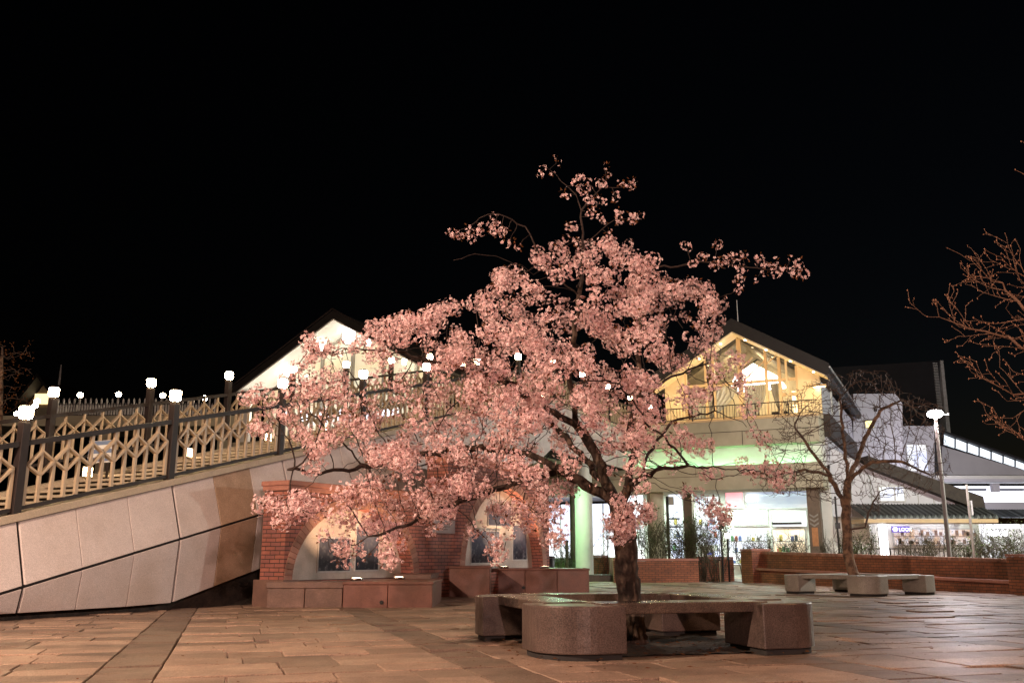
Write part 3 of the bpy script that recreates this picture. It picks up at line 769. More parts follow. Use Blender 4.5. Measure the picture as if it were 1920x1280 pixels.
CROWN = [(478,735),(520,705),(560,640),(575,622),(610,650),(660,640),(705,606),(780,596),(830,566),(900,562),(930,530),(935,490),(985,470),(1030,462),(1060,440),(1130,452),(1220,462),(1245,490),(1300,520),(1340,550),
         (1352,600),(1330,630),(1375,660),(1400,700),(1385,740),(1420,790),(1432,840),(1380,850),(1300,850),(1300,900),(1250,925),(1222,905),(1195,960),(1160,945),(1125,900),(1060,930),(1040,1000),(1000,1010),
         (960,960),(920,960),(900,930),(860,950),(800,975),(770,960),(745,1000),(700,990),(640,1000),(610,985),(520,975),(500,950),(560,930),(640,900),(560,905),(530,870),(600,860),(520,830),(480,800),(520,770),(470,760)]
def dep(x, y):
    e = 2.2*math.sqrt(max(.03, 1-((x-1000)/560)**2))
    if y > 850: e *= max(.35, 1-(y-850)/220)
    if y < 600: e *= max(.25, (y-430)/170)
    return e
def dens(x, y):
    if x > 1240 and y > 650: return .42 if y < 800 else .34
    if y > 900: return .62
    if y > 840: return .6 if x < 1000 else .5
    if x < 560: return .6
    if x < 760: return .72
    return 1.0
att = []
while len(att) < 1450:
    x, y = rnd.uniform(460,1440), rnd.uniform(430,1030)
    if not inpoly(x, y, CROWN) or rnd.random() > dens(x, y): continue
    e = dep(x, y); u = rnd.uniform(-1, 1); u = math.copysign(abs(u)**.75, u)
    cy_ = 9.75 if y < 850 else 9.3
    for _ in range(rnd.choice([2,3,5,7])):
        px_, py_ = x+rnd.gauss(0,14), y+rnd.gauss(0,11)
        if inpoly(px_, py_, CROWN): att.append(P(px_, py_, cy_+u*e+rnd.gauss(0,.09)))
extra = []
def spray(pts, n, sx, Y=9.8, dy=.12):
    for x, y in pts:
        for _ in range(n): extra.append(P(x+rnd.gauss(0,sx), y+rnd.gauss(0,sx), Y+rnd.gauss(0,dy)))
spray([(1022,318),(1035,328),(1046,306),(1070,335),(1085,340),(1058,372),(1093,348),(1132,322),(1130,340),(1118,352),(1160,342),(1175,352),(1185,342)], 2, 7, 9.9, .05)
spray([(1105,382),(1118,380),(1130,372),(1152,375),(1096,402),(1120,404),(1160,405),(1180,412),(1192,408),(1165,415),(1145,442),(1078,425),(1062,430),(1050,455),(1085,455)], 2, 7, 9.85, .05)
spray([(850,428),(862,440),(880,432),(893,440),(905,428),(922,420),(935,415),(925,432),(940,428),(958,450),(972,452)], 2, 6, 9.5, .06)
spray([(1297,462),(1310,480),(1320,475),(1350,465),(1352,480),(1385,475),(1395,488),(1345,500),(1358,497),(1380,505),(1385,520),(1382,540),(1425,490),(1422,510),(1455,502),(1450,500),(1488,485),(1490,505),(1500,508),(1480,505)], 2, 6, 9.9, .06)
n_spray = len(extra)
# hanging tassels below the crown
for bx, by, n in ((640,1020,3),(665,1040,4),(615,1000,3),(650,1060,2),(735,1015,4),(733,1035,4),(728,1045,2),(790,975,4),(812,985,3),(830,965,2),(895,1000,3),(920,1030,3),(925,1045,4),(938,1040,3),(950,985,4),(985,960,3),
                  (1025,975,6),(1035,1000,6),(1040,960,6),(1150,985,8),(1165,975,10),(1180,985,8),(1160,1000,6),(1175,960,7),(1215,955,6),(1210,960,5),(1320,940,3),(1340,955,5),(1352,965,6),(1358,975,3),(1290,930,3),
                  (1440,870,3),(1452,880,2),(1470,868,2),(1465,900,3),(1440,905,2),(1395,870,3),(1410,885,3),(1330,890,3),(510,945,6),(530,955,8),(560,945,8),(590,950,8),(560,965,5),(480,790,4),(495,800,5),(470,740,4),(1410,740,3),(1425,815,3)):
    for _ in range(n): extra.append(P(bx+rnd.gauss(0,9), by+rnd.gauss(0,9), (8.9 if by > 900 and bx < 1120 else 9.35)+rnd.gauss(0,.15)))
for bx, by in ((705,608),(722,602),(745,603),(770,600),(795,598),(815,590),(838,574),(862,572),(885,568),(905,562),(925,545),(938,520),(1300,530),(1322,545),(1342,570),(1345,600),(1335,622),(1372,668),(1392,700),(580,640),(600,650),(630,660),(660,655)):
    for _ in range(3): att.append(P(bx+rnd.gauss(0,7), by+rnd.gauss(0,6), 9.75+rnd.gauss(0,.35)))
sprays = extra[:n_spray]; main_att = att+extra[n_spray:]
a1_, own = T.colonize(main_att, step=.075, kill=.10, infl=1.5, iters=110, droop=.06)
# hand-placed sprays that leave the crown
T.limb([q(1080,365,9.9), q(1052,340,9.9), q(1030,318,9.9)], iT); T.limb([q(1105,375,9.9), q(1130,350,9.9), q(1165,352,9.9), q(1196,340,9.9)], iT)
T.limb([q(1118,440,9.8), q(1140,420,9.8), q(1180,410,9.8), q(1205,398,9.8)], T.nearest(q(1092,470,9.9)))
T.limb([q(1030,500,9.8), q(1008,470,9.7), q(985,425,9.6), q(945,405,9.5), q(915,402,9.5), q(880,425,9.5), q(850,440,9.5)], T.nearest(q(1088,560,9.9)))
T.limb([q(1270,500,9.9), q(1310,490,9.9), q(1370,497,9.9), q(1430,505,9.9), q(1500,508,9.9)], T.nearest(q(1215,500,9.9)))
a2_, own = T.colonize(sprays, step=.05, kill=.07, infl=.45, iters=60, droop=.0)
att_ = a1_+a2_
T.limb([q(1000,515,9.8), q(965,495,9.7), q(930,480,9.7), q(890,476,9.7), q(850,488,9.7)], T.nearest(q(1030,505,9.8)))
T.radii(tip=.0042, ex=2.25, rmax=.118, pw=1.2)
for i in range(len(T.p)):
    if T.p[i].z < .35: T.r[i] *= 1+.25*((.35-max(0,T.p[i].z))/.35)**2
T.mesh(.022, 'trunk', 'twigs', M['bark'], M['twig'], cherry, TB, 9, .10)
cen, nor, siz, lc = [], [], [], []
for ia, a in enumerate(att_):
    n = int(rnd.choice([5,10,16,24,32,44])) if ia < len(main_att) else int(rnd.choice([2,4,6,9,12]))
    rr = .018+.0118*math.sqrt(n)
    for _ in range(n):
        d = Vector((rnd.gauss(0,1), rnd.gauss(0,1), rnd.gauss(0,1)*.9-.15)); d.normalize()
        cen.append(a+d*rr*rnd.uniform(.7,1.08)-TB); nor.append(d+Vector((rnd.gauss(0,.24),rnd.gauss(0,.24),rnd.gauss(0,.24)))); siz.append(rnd.uniform(.016,.0225))
    for _ in range(rnd.choice([2,3,4,6])): lc.append((a-TB, rr))
cen = np.array([tuple(c) for c in cen]); nor = np.array([tuple(c) for c in nor]); siz = np.array(siz)
V, Tt = flowers(cen, nor, siz, nrs)
npmesh('blossom', V, 4, Tt, M['petal'], cherry)
# red calyx stars at the throat of each blossom
z = nor/np.linalg.norm(nor, axis=1)[:,None]; ref = np.where(np.abs(z[:,2:3]) < .9, np.array([[0,0,1.]]), np.array([[1.,0,0]]))
x = np.cross(ref, z); x /= np.linalg.norm(x, axis=1)[:,None]; y = np.cross(z, x)
c0 = cen+z*.0016; k = (siz*.27)[:,None]
V = np.stack([c0-x*k, c0-y*k, c0+x*k, c0+y*k], axis=1).reshape(-1,3)
npmesh('flower_throats', V, 4, nrs.uniform(0,1,len(cen)), M['calyx'], cherry)
lv = []; lt_ = []
for c, rr in lc:
    d = Vector((rnd.gauss(0,1), rnd.gauss(0,1), rnd.gauss(0,1))).normalized(); s_ = rnd.uniform(.022,.042); e = d.orthogonal().normalized(); e.rotate(Matrix.Rotation(rnd.uniform(0,6.28), 3, d))
    b = c+d*rr*.7; f = d.cross(e)
    lv += [b, b+d*s_*.5+e*s_*.26+f*.004, b+d*s_*1.1, b+d*s_*.5-e*s_*.26+f*.004]; lt_.append(rnd.random())
npmesh('young_leaves', np.array([tuple(v) for v in lv]), 4, np.array(lt_), M['leaf'], cherry)
# ------------------------------------------------------------------ BARE TREE IN THE RIGHT-HAND RING
BB = Vector((8.25, 22.9, 0)); Y0 = 22.9
bare = thing('bare_tree', 'slender leafless tree with a forked trunk standing in the pale ring bench', 'tree', BB)
T = Tree()
tb = T.limb([Vector((8.28,Y0,-.05)), q(1590,1040,Y0), q(1588,990,Y0), q(1588,955,Y0)], step=.12, wob=.008)
k1 = T.limb([q(1572,925,Y0), q(1556,890,Y0-.2), q(1525,850,Y0-.4), q(1490,800,Y0-.6)], tb, .12)
T.limb([q(1510,880,Y0-.5), q(1460,890,Y0-1.0), q(1440,900,Y0-1.2)], T.nearest(q(1556,890,Y0-.2)), .12)
k2 = T.limb([q(1590,900,Y0), q(1585,850,Y0+.2), q(1578,790,Y0+.3), q(1575,740,Y0+.3)], tb, .12)
T.limb([q(1605,870,Y0+.2), q(1622,820,Y0+.4), q(1650,770,Y0+.4), q(1690,750,Y0+.5)], T.nearest(q(1590,900,Y0)), .12)
T.limb([q(1602,890,Y0-.3), q(1635,865,Y0-.6), q(1690,865,Y0-.8), q(1745,890,Y0-.9)], T.nearest(q(1590,910,Y0)), .12)
T.limb([q(1608,990,Y0-.2), q(1622,988,Y0-.3), q(1628,960,Y0-.3), q(1650,920,Y0-.3)], T.nearest(q(1588,985,Y0)), .1)
BH = [(1412,900),(1440,850),(1440,790),(1470,735),(1540,700),(1640,690),(1670,700),(1700,730),(1770,760),(1780,830),(1790,890),(1740,930),(1660,940),(1640,985),(1600,940),(1560,950),(1500,930),(1440,935)]
att = []
while len(att) < 2700:
    x, y = rnd.uniform(1400,1800), rnd.uniform(680,1000)
    if inpoly(x, y, BH): att.append(P(x, y, Y0+rnd.uniform(-1,1)*2.0*math.sqrt(max(.05,1-((x-1590)/200)**2))))
att_, own = T.colonize(att, step=.09, kill=.10, infl=2.5, iters=100, jit=.12)
T.radii(tip=.0070, ex=2.6, rmax=.118, pw=1.35)
T.mesh(.03, 'trunk', 'twigs', M['barebark'], M['baretwig'], bare, BB, 8, .06)
# ------------------------------------------------------------------ BUDDING TREE ENTERING FROM THE RIGHT
Yb = 9.0; RB_ = P(2190, 1200, Yb); RB_.z = 0
bud = thing('budding_tree', 'leafless tree with orange lit budding branches reaching in from the right edge', 'tree', RB_)
T = Tree()
tb = T.limb([Vector((RB_.x,Yb,-.05)), q(2180,1050,Yb), q(2170,900,Yb), q(2150,760,Yb)], step=.12)
def bl(st, pts, w=.02): return T.limb([q(*p) for p in pts], st, .09, w)
b1 = bl(tb, [(2080,700,Yb), (1985,640,Yb), (1920,580,Yb), (1880,530,Yb), (1850,505,Yb), (1800,476,Yb), (1774,464,Yb)])
b2 = bl(T.nearest(q(2120,730,Yb)), [(2020,690,8.8), (1930,655,8.7), (1860,625,8.7), (1790,605,8.7), (1738,594,8.7)])
b3 = bl(T.nearest(q(2150,760,Yb)), [(2040,745,8.6), (1940,740,8.5), (1880,728,8.5), (1835,705,8.5), (1822,698,8.5)])
b4 = bl(T.nearest(q(2160,800,Yb)), [(2060,800,8.7), (1960,830,8.6), (1905,810,8.6), (1880,798,8.6)])
b5 = bl(tb, [(2140,600,9.2), (2090,450,9.3), (2030,380,9.3), (1960,335,9.3), (1902,318,9.3)], .01)
b6 = bl(T.nearest(q(1985,640,Yb)), [(1940,560,9.1), (1915,500,9.1), (1905,450,9.1)])
b7 = bl(T.nearest(q(2090,450,9.3)), [(2010,330,9.3), (1950,285,9.3), (1914,264,9.3)], .01)
BP = [(1722,590),(1745,575),(1800,575),(1830,590),(1815,560),(1790,500),(1768,460),(1800,460),(1840,485),(1890,500),(1895,440),(1930,440),(2000,560),(2000,760),(1920,745),(1850,730),(1805,700),(1830,690),(1850,660),(1790,625)]
NB = len(T.p)
def shoots(i0, i1, dirs, L0, lev):
    pass
main = [(i, T.par[i]) for i in range(NB) if T.par[i] >= 0]
def shoot(i, d, L, lev):
    k = max(2, int(L/.05)); j = i; d = d.normalized()
    for m_ in range(k):
        d = (d+Vector((rnd.gauss(0,.10),rnd.gauss(0,.10),rnd.gauss(0,.10)+.03))).normalized()
        j = T.node(T.p[j]+d*L/k, j)
        if lev < 2 and m_ > 0 and rnd.random() < (.9 if lev == 0 else .6):
            a_ = d.orthogonal(); a_.rotate(Matrix.Rotation(rnd.uniform(0,6.28), 3, d))
            shoot(j, d*.8+a_.normalized()*rnd.uniform(.5,.9), L*rnd.uniform(.3,.6), lev+1)
for i, pr_ in main:
    pj = T.p[i].z
    if T.p[i].x > 6.2 or T.p[i].z < 1.6: continue
    fr_x = (T.p[i].x-3.9)/1.3
    if rnd.random() < (1.0 if T.p[i].z < 3.75 else 0):
        d = (T.p[i]-T.p[pr_]).normalized(); a_ = d.orthogonal(); a_.rotate(Matrix.Rotation(rnd.uniform(0,6.28), 3, d))
        shoot(i, d*.75+a_.normalized()*rnd.uniform(.45,.9)+Vector((0,0,.12)), rnd.uniform(.10,.22)+.34*max(0,min(1,fr_x))*rnd.random(), 0)
T.radii(tip=.0032, ex=2.4, rmax=.12, pw=1.35)
T.mesh(.02, 'trunk', 'twigs', M['budtwig'], M['budtwig'], bud, RB_, 7, .08)
B = MB()
for i in range(len(T.p)):
    if T.r[i] < .006 and (not T.ch[i] or rnd.random() < .40):
        c = T.p[i]-RB_+Vector((rnd.gauss(0,.006),rnd.gauss(0,.006),rnd.gauss(0,.006))); s_ = rnd.uniform(.0045,.0085); h = s_*1.6
        B.add([c+Vector((0,0,h)), c+Vector((s_,0,0)), c+Vector((0,s_,0)), c+Vector((-s_,0,0)), c+Vector((0,-s_,0)), c-Vector((0,0,h))],
              [(0,1,2),(0,2,3),(0,3,4),(0,4,1),(5,2,1),(5,3,2),(5,4,3),(5,1,4)], rnd.random())
tag(B.obj('buds', M['bud'], bud), kind='stuff')
# ------------------------------------------------------------------ DIM TREE AT THE LEFT EDGE
Yl = 26.0; LB_ = P(-10, 1040, Yl); LB_.z = 0
lt_t = thing('distant_tree', 'dim sparse tree at the far left edge behind the stair railing', 'tree', LB_)
T = Tree(); tb = T.limb([Vector((LB_.x,Yl,0)), q(-8,850,Yl), q(-2,740,Yl), q(4,650,Yl)], step=.2)
att = [P(rnd.uniform(-90,60), rnd.uniform(640,770), Yl+rnd.uniform(-1,1)) for _ in range(150)]
att_, own = T.colonize(att, step=.18, kill=.2, infl=3, iters=40); T.radii(tip=.008, ex=2.5, rmax=.12)
T.mesh(.03, 'trunk', 'twigs', M['barebark'], M['baretwig'], lt_t, LB_, 6, .05)
lv, l2 = [], []
for a in att_:
    for _ in range(3):
        d = Vector((rnd.gauss(0,1), rnd.gauss(0,1), rnd.gauss(0,1))).normalized(); e = d.orthogonal().normalized(); s_ = .06; b = a-LB_+d*.05
        lv += [b, b+d*s_*.5+e*s_*.3, b+d*s_, b+d*s_*.5-e*s_*.3]; l2.append(rnd.random())
npmesh('leaves', np.array([tuple(v) for v in lv]), 4, np.array(l2), M['leaf'], lt_t)
# ------------------------------------------------------------------ LEAFLESS HEDGE SHRUBS
def shrub(label, px0, px1, ytop, ybot, Y, n, leaf=0, group='leafless shrubs behind the low brick walls', zb=0.0, dd=.5, mt='hedgetwig'):
    c = P((px0+px1)/2, ybot, Y); base = Vector((c.x, Y, zb))
    t = thing('shrub', label, 'shrub', base, 0, group)
    B, Lf = MB(), MB()
    x0, x1 = P(px0, ybot, Y).x, P(px1, ybot, Y).x; zt = P(px0, ytop, Y).z; hw = (x1-x0)/2
    def grow(p, d, L, r, lev):
        pts = [p]; 
        k = 4
        for i in range(k):
            d = (d+Vector((rnd.gauss(0,.16),rnd.gauss(0,.16),rnd.gauss(0,.08)+.05))).normalized(); p = p+d*L/k
            if p.z+zb > zt: p.z = zt-zb-rnd.random()*.06
            p.x = max(-hw*1.05, min(hw*1.05, p.x)); pts.append(p)
        B.tube(pts, [r*(1-.5*i/k) for i in range(k+1)], 3, rnd.random(), 0, False)
        if lev < 3:
            for _ in range(rnd.choice([2,3,3])):
                dd_ = (d+Vector((rnd.gauss(0,.75),rnd.gauss(0,.75),rnd.gauss(0,.30)))).normalized()
                grow(pts[rnd.choice([2,3,4])], dd_, L*.62, r*.62, lev+1)
        if leaf and rnd.random() < leaf:
            for _ in range(4):
                b = pts[-1]+Vector((rnd.gauss(0,.05),rnd.gauss(0,.05),rnd.gauss(0,.05))); s_ = rnd.uniform(.03,.06); a = rnd.uniform(0,6.28); u = Vector((math.cos(a),math.sin(a),rnd.gauss(0,.4)))*s_; w = Vector((-math.sin(a),math.cos(a),rnd.gauss(0,.5)))*s_*.5
                Lf.add([b, b+u*.5+w, b+u, b+u*.5-w], [(0,1,2,3)], rnd.random())
    H = zt-zb
    for _ in range(int(n*2.2)):
        x = rnd.uniform(-hw, hw)*.9
        grow(Vector((x, rnd.uniform(-dd,dd)*.5, 0)), Vector((rnd.gauss(0,.18),rnd.gauss(0,.18),1)).normalized(), H*.5, .017, 0)
    B.obj('stems', M[mt], t)
    if leaf: Lf.obj('leaves', M['hedgeleaf'], t)
    return t
SHL = [('leafless shrub in front of the beige column, right of the cherry trunk',1203,1250,948,1050,34.2,12,.25),
       ('dense leafless shrub between the two columns right of the cherry trunk',1252,1300,956,1050,34.4,14,.3),
       ('rounded twiggy shrub, tallest beside the glowing garden lamp',1298,1362,950,1052,34.0,17,.4),
       ('clipped leafless hedge in front of the white blinds of the shop',1380,1450,985,1040,34.5,13,.12),
       ('clipped leafless hedge in front of the orange lit shop window',1452,1512,988,1042,34.0,11,0),
       ('small bare shrub between the striped post and the bare tree',1545,1580,990,1045,32.0,8,0),
       ('green tinged shrub against the green lit wall right of the bare tree',1598,1642,985,1042,31.0,11,.5),
       ('twiggy shrub in front of the lit shop display, left of the tall lamp post',1690,1752,988,1046,30.0,14,0),
       ('twiggy shrub in front of the lit shop display, right of the tall lamp post',1784,1842,985,1048,28.5,13,.1),
       ('leafy shrub behind the brick pillar at the right edge',1846,1925,975,1048,27.0,14,.35)]
for s_ in SHL: shrub(*s_)
shrub('thin sapling with a fan of twigs between the pale green column and the cherry trunk',1108,1140,960,1045,37.0,3,.1)
shrub('thin bare saplings left of the pale green column',1040,1072,985,1045,37.2,4,0)
# ================================================================== LOW BRICK WALLS OF THE GARDEN
GX = Vector((11.75-8.0, 22.5-32.4, 0)).normalized(); GL = (Vector((11.75,22.5,0))-Vector((8.0,32.4,0))).length
GF = Frame(8.0, 32.4, math.atan2(GX.y, GX.x))          # x from the far left end to the near right end; plaza side is -y
def gz(x, z0, z1): return z0+(z1-z0)*x/GL
gw = fthing('low_brick_wall', 'long low red brick garden wall with a seat ledge behind the pale ring bench', 'brick wall', GF)
def slab(mb, x0, x1, y0, y1, zb, zt):                  # zb, zt = (left, right)
    mb.add([(x0,y0,zb[0]),(x1,y0,zb[1]),(x1,y1,zb[1]),(x0,y1,zb[0]),(x0,y0,zt[0]),(x1,y0,zt[1]),(x1,y1,zt[1]),(x0,y1,zt[0])],
           [(0,3,2,1),(4,5,6,7),(0,1,5,4),(1,2,6,5),(2,3,7,6),(3,0,4,7)], rnd.random())
w = MB(); slab(w, .3, GL, .35, .62, (-.06,-.06), (.95,.72)); w.obj('wall', M['brick2'], gw)
w = MB(); n = 120
for i in range(n):
    a = .3+(GL-.3)*i/n; b = .3+(GL-.3)*(i+1)/n
    slab(w, a+.004, b-.004, .32, .65, (gz(a,.95,.72)+.003,gz(b,.95,.72)+.003), (gz(a,1.04,.80),gz(b,1.04,.80)))
w.obj('brick_coping', M['voussoir'], gw)
w = MB(); slab(w, .3, GL, .05, .349, (.42,.235), (.50,.31)); w.obj('seat_ledge', M['brickcap'], gw, bevel=.01)
w = MB(); slab(w, .3, GL, .18, .349, (-.06,-.06), (.418,.233)); w.obj('seat_base', M['brick2'], gw)
w = MB(); w.box(-.35,.3,-.05,.68,-.06,1.06); w.obj('end_pier', M['brick2'], gw); w = MB(); w.box(-.38,.33,-.08,.71,1.063,1.12); w.obj('pier_cap', M['brickcap'], gw, bevel=.01)
pr = thing('brick_pillar', 'square brick pillar at the right edge where the low wall ends', 'pillar', GF.w(GL+.45,.25), GF.rz)
w = MB(); w.box(-.44,.55,-.42,.5,-.06,.86); w.obj('shaft', M['brick2'], pr); w = MB(); w.box(-.46,.57,-.44,.52,.863,.92); w.obj('cap', M['brickcap'], pr, bevel=.01)
# planter on the left of the gap
pl = thing('brick_planter', 'low brick planter wall right of the cherry trunk with shrubs behind', 'planter', P(1250,1088,33.0)*1)
pl.location.z = 0
bx = pl.location.x
x0, x1 = P(1150,1060,33.0).x-bx, P(1308,1060,33.0).x-bx
w = MB(); w.box(x0,x1,-.15,.15,-.06,.72); w.box(x1-.3,x1,.151,2.2,-.06,.72); w.obj('wall', M['brick2'], pl)
w = MB(); w.box(x0-.02,x1+.02,-.18,.18,.723,.80); w.box(x1-.33,x1+.02,.181,2.2,.723,.80); w.obj('brick_coping', M['brickcap'], pl, bevel=.01)
p2 = thing('brick_planter', 'short lower brick wall in the shaded gap left of the tall brick pier', 'planter', Vector((P(1340,1080,35.0).x,35.0,0)))
hx = P(1375,1080,35.0).x-p2.location.x
w = MB(); w.box(-hx-.3,hx,-.15,.15,-.06,.78); w.obj('wall', M['brick2'], p2); w = MB(); w.box(-hx-.3,hx,-.18,.18,.783,.86); w.obj('brick_coping', M['brickcap'], p2, bevel=.01)
gp = thing('guide_post', 'thin pale post in the shaded gap of the brick walls', 'post', (P(1351,1088,33.6).x,33.6,0))
w = MB(); w.cyl(0,0,-.03,.72,.022,n=8); w.obj('shaft', M['tan'], gp); w = MB(); w.lathe(0,0,[(.03,.72),(.034,.74),(.02,.76)],8); w.obj('cap', M['darkmetal'], gp)
# shorter planter and kerb by the green column
p3 = thing('brick_planter', 'short brick planter block between the pale green column and the cherry trunk', 'planter', (P(1138,1080,37.5).x,37.5,0))
w = MB(); w.box(-.75,.05,-.3,.3,-.06,.86); w.obj('wall', M['brick2'], p3); w = MB(); w.box(.053,.7,-.33,.3,-.06,.84); w.obj('end_block', M['tan'], p3); w = MB(); w.box(-.78,.04,-.33,.33,.863,.92); w.obj('brick_coping', M['brickcap'], p3, bevel=.01)
kb = thing('stone_kerb', 'low grey stone kerb at the foot of the pale green column', 'kerb', (P(1122,1083,34.2).x,34.2,0))
w = MB(); w.box(-.9,.45,-.4,.3,-.05,.24); w.add([(.451,-.4,-.05),(.95,-.4,-.05),(.95,.3,-.05),(.451,.3,-.05),(.451,-.4,.24),(.451,.3,.24)], [(0,1,4),(2,3,5),(1,2,5,4)]); w.obj('kerb_block', M['bench'], kb, bevel=.02)
# grass mound, bin
gm = MB(); vs = []; n = 12
for j in range(n+1):
    for i in range(n+1):
        u, v_ = i/n, j/n; vs.append((1.1+u*3.2, 36.9+v_*3, .02+.72*math.sin(math.pi*min(1,u*1.2+.15))**.5*min(1,v_*2.5)+rnd.random()*.03))
gm.add(vs, [(j*(n+1)+i, j*(n+1)+i+1, (j+1)*(n+1)+i+1, (j+1)*(n+1)+i) for j in range(n) for i in range(n)], .5, True)
tag(gm.obj('grass_mound', M['grass_base']), kind='structure')
gr = MB()
for _ in range(5000):
    a, b, z_ = rnd.choice(vs); x, y = a+rnd.gauss(0,.15), b+rnd.gauss(0,.15); h = rnd.uniform(.04,.13); l = rnd.gauss(0,.04); an = rnd.uniform(0,3.14); c, d = math.cos(an)*.008, math.sin(an)*.008
    gr.add([(x-c,y-d,z_-.02),(x+c,y+d,z_-.02),(x+l,y+l,z_+h)], [(0,1,2)], rnd.random())
tag(gr.obj('grass', M['grass']), 'short lit grass on the bank left of the pale green column', 'grass', kind='stuff')
bn = thing('litter_bin', 'dark cylindrical litter bin at the right end of the brick arch wall', 'bin', (P(1031,1060,25.6).x, 25.6, 0))
w = MB(); w.lathe(0,0,[(.13,0),(.135,.02),(.135,.80),(.12,.82)],18); w.obj('body', M['black'], bn); w = MB(); w.lathe(0,0,[(.14,.821),(.14,.86),(.10,.875),(.05,.88)],18); w.obj('lid', M['darkmetal'], bn)
# ================================================================== STATION HALL
HF = Frame(12.1, 36.0, math.atan2(-.425, .905))
def H(px, py, y=0.0): return HF.px(px, py, y)
hall = fthing('station_hall', 'gabled cream lit station hall with big glazed gable and balcony on a concrete deck', 'station hall', HF)
YO = -1.0
ax, az = H(1372,621,YO); ex, ez = H(1549,703,YO); lx = 2*ax-ex
TK = .42
RP = [(lx,ez),(ax,az),(ex,ez),(ex+.12,ez+.05),(ex+.12,ez+TK+.05),(ax,az+TK+.12),(lx-.12,ez+TK+.05),(lx-.12,ez+.05)]
w = MB(); w.prism(RP, YO, 12.0); roof = w.obj('roof', M['roof'], hall)
w = MB(); w.bar((ex+.14,YO,ez+.32),(ex+.14,12,ez+.32),.05,.05,(0,0,1)); w.obj('gutter', M['whitebar'], roof)
w = MB()
for a, b in (((lx,ez),(ax,az)),((ax,az),(ex,ez))):
    w.add([(a[0],YO+.02,a[1]-.004),(b[0],YO+.02,b[1]-.004),(b[0],.0,b[1]-.004),(a[0],.0,a[1]-.004),(a[0],YO+.02,a[1]-.05),(b[0],YO+.02,b[1]-.05),(b[0],.0,b[1]-.05),(a[0],.0,a[1]-.05)],
          [(0,1,2,3),(4,7,6,5),(0,4,5,1),(2,6,7,3),(1,5,6,2),(3,7,4,0)])
w.obj('soffit', M['cream'], hall)
M['downlight'] = emat('downlight_glow', (1.0,.80,.50), 18)
for t_ in (.13,.36,.62,.86, -.16,-.42):
    a = abs(t_); X = ax+(ex-ax)*t_ if t_ > 0 else ax+(ax-ex)*a; Z = az+(ez-az)*a-.055
    w = MB(); w.cyl(X, YO+.35, Z-.02, Z, .055, n=10); w.obj('downlight', M['downlight'], hall)
FZ = H(1470,779,0)[1]                                   # floor of the hall
def S_(x): return az-.05+(ez-az)*abs(x-ax)/(ex-ax)      # underside of the roof at x
# solid parts of the gable wall
xs1 = H(1496,720)[0]; xL = 2*ax-xs1
w = MB()
w.prism([(xs1,FZ),(0,FZ),(0,S_(0)),(xs1,S_(xs1))], 0, .2); w.obj('gable_wall', M['cream'], hall); w = MB(); w.prism([(2*ax,FZ),(xL,FZ),(xL,S_(xL)),(2*ax,S_(2*ax))], 0, .2)
w.obj('gable_wall', M['cream'], hall)
w = MB()
xp = [H(p, 720)[0] for p in (1388,1437,1462)]
ztr = H(1440,713)[1]
def post(x, wd, z0, z1): w.box(x-wd/2, x+wd/2, .02, .16, z0, z1)
post(xp[0], .17, FZ, S_(xp[0])); post(xp[1], .10, FZ, S_(xp[1])); post(xp[2], .12, FZ, S_(xp[2])); post(xs1-.04, .08, FZ, S_(xs1))
for m_ in (2*ax-xp[1], 2*ax-xp[2]+.2, xL+.04): post(m_, .10, FZ, S_(m_))
w.box(xL+.08, xs1-.08, .03, .15, ztr-.05, ztr+.05); zd = H(1480,738)[1]; w.box(xp[2]+.06, xs1-.08, .03, .15, zd-.07, zd+.06); w.box(xL, xs1, .03,.15, FZ-.0, FZ+.09)
w.bar((xp[0]+.06,.09,ztr+.02),(xp[1]+.0,.09,ztr+1.05*.82),.05,.06,(0,1,0)); w.bar((xp[0]+.06,.09,ztr+.62),(xp[1]-.5,.09,ztr+1.02),.05,.06,(0,1,0)); w.bar((xp[1]+.03,.09,ztr+.70),(xp[2]-.04,.09,ztr+1.04),.04,.06,(0,1,0))
w.obj('window_frame', M['creamwood'], hall)
w = MB(); w.add([(xL,.10,FZ),(xs1,.10,FZ),(xs1,.10,S_(xs1)),(ax,.10,az-.05),(xL,.10,S_(xL))], [(0,1,2,3,4)]); w.obj('window_glass', M['glass'], hall)
# room behind the glass
w = MB(); w.prism([(2*ax+.1,FZ),(-.21,FZ),(-.21,S_(-.21)-.1),(ax,az-.15),(2*ax+.1,S_(2*ax+.1)-.1)],4.4,4.6); w.obj('inner_wall', M['cream'], hall)
w = MB(); w.box(2*ax+.02,-.02,.21,4.4,FZ-.15,FZ); w.obj('room_floor', M['tan'], hall)
M['slat'] = mat('slatted_ceiling', (.42,.34,.22), (.30,.24,.15), 2, .6, 0)
w = MB()
for k in range(26):
    yy = .4+k*.15
    for a, b in (((lx+.4,ez-.02),(ax,az-.06)),((ax,az-.06),(ex-.4,ez-.02))): w.bar((a[0],yy,a[1]-.06),(b[0],yy,b[1]-.06),.05,.06,(0,1,0))
w.obj('ceiling_slats', M['slat'], hall)
M['panelglow'] = emat('ceiling_panel_glow', (1.0,.97,.92), 5.0); M['warmglow'] = emat('warm_panel_glow', (1.0,.80,.48), 3.0)
w = MB(); z1 = H(1385,668)[1]; 
w.prism([(xp[0]-1.0,ztr+.02),(xp[2]-.05,ztr+.05),(xp[1]+.05,ztr+.62),(xp[0]+.12,z1+.15),(xp[0]-.7,ztr+.75)], 2.4, 2.45); w.obj('lit_panel', M['panelglow'], hall)
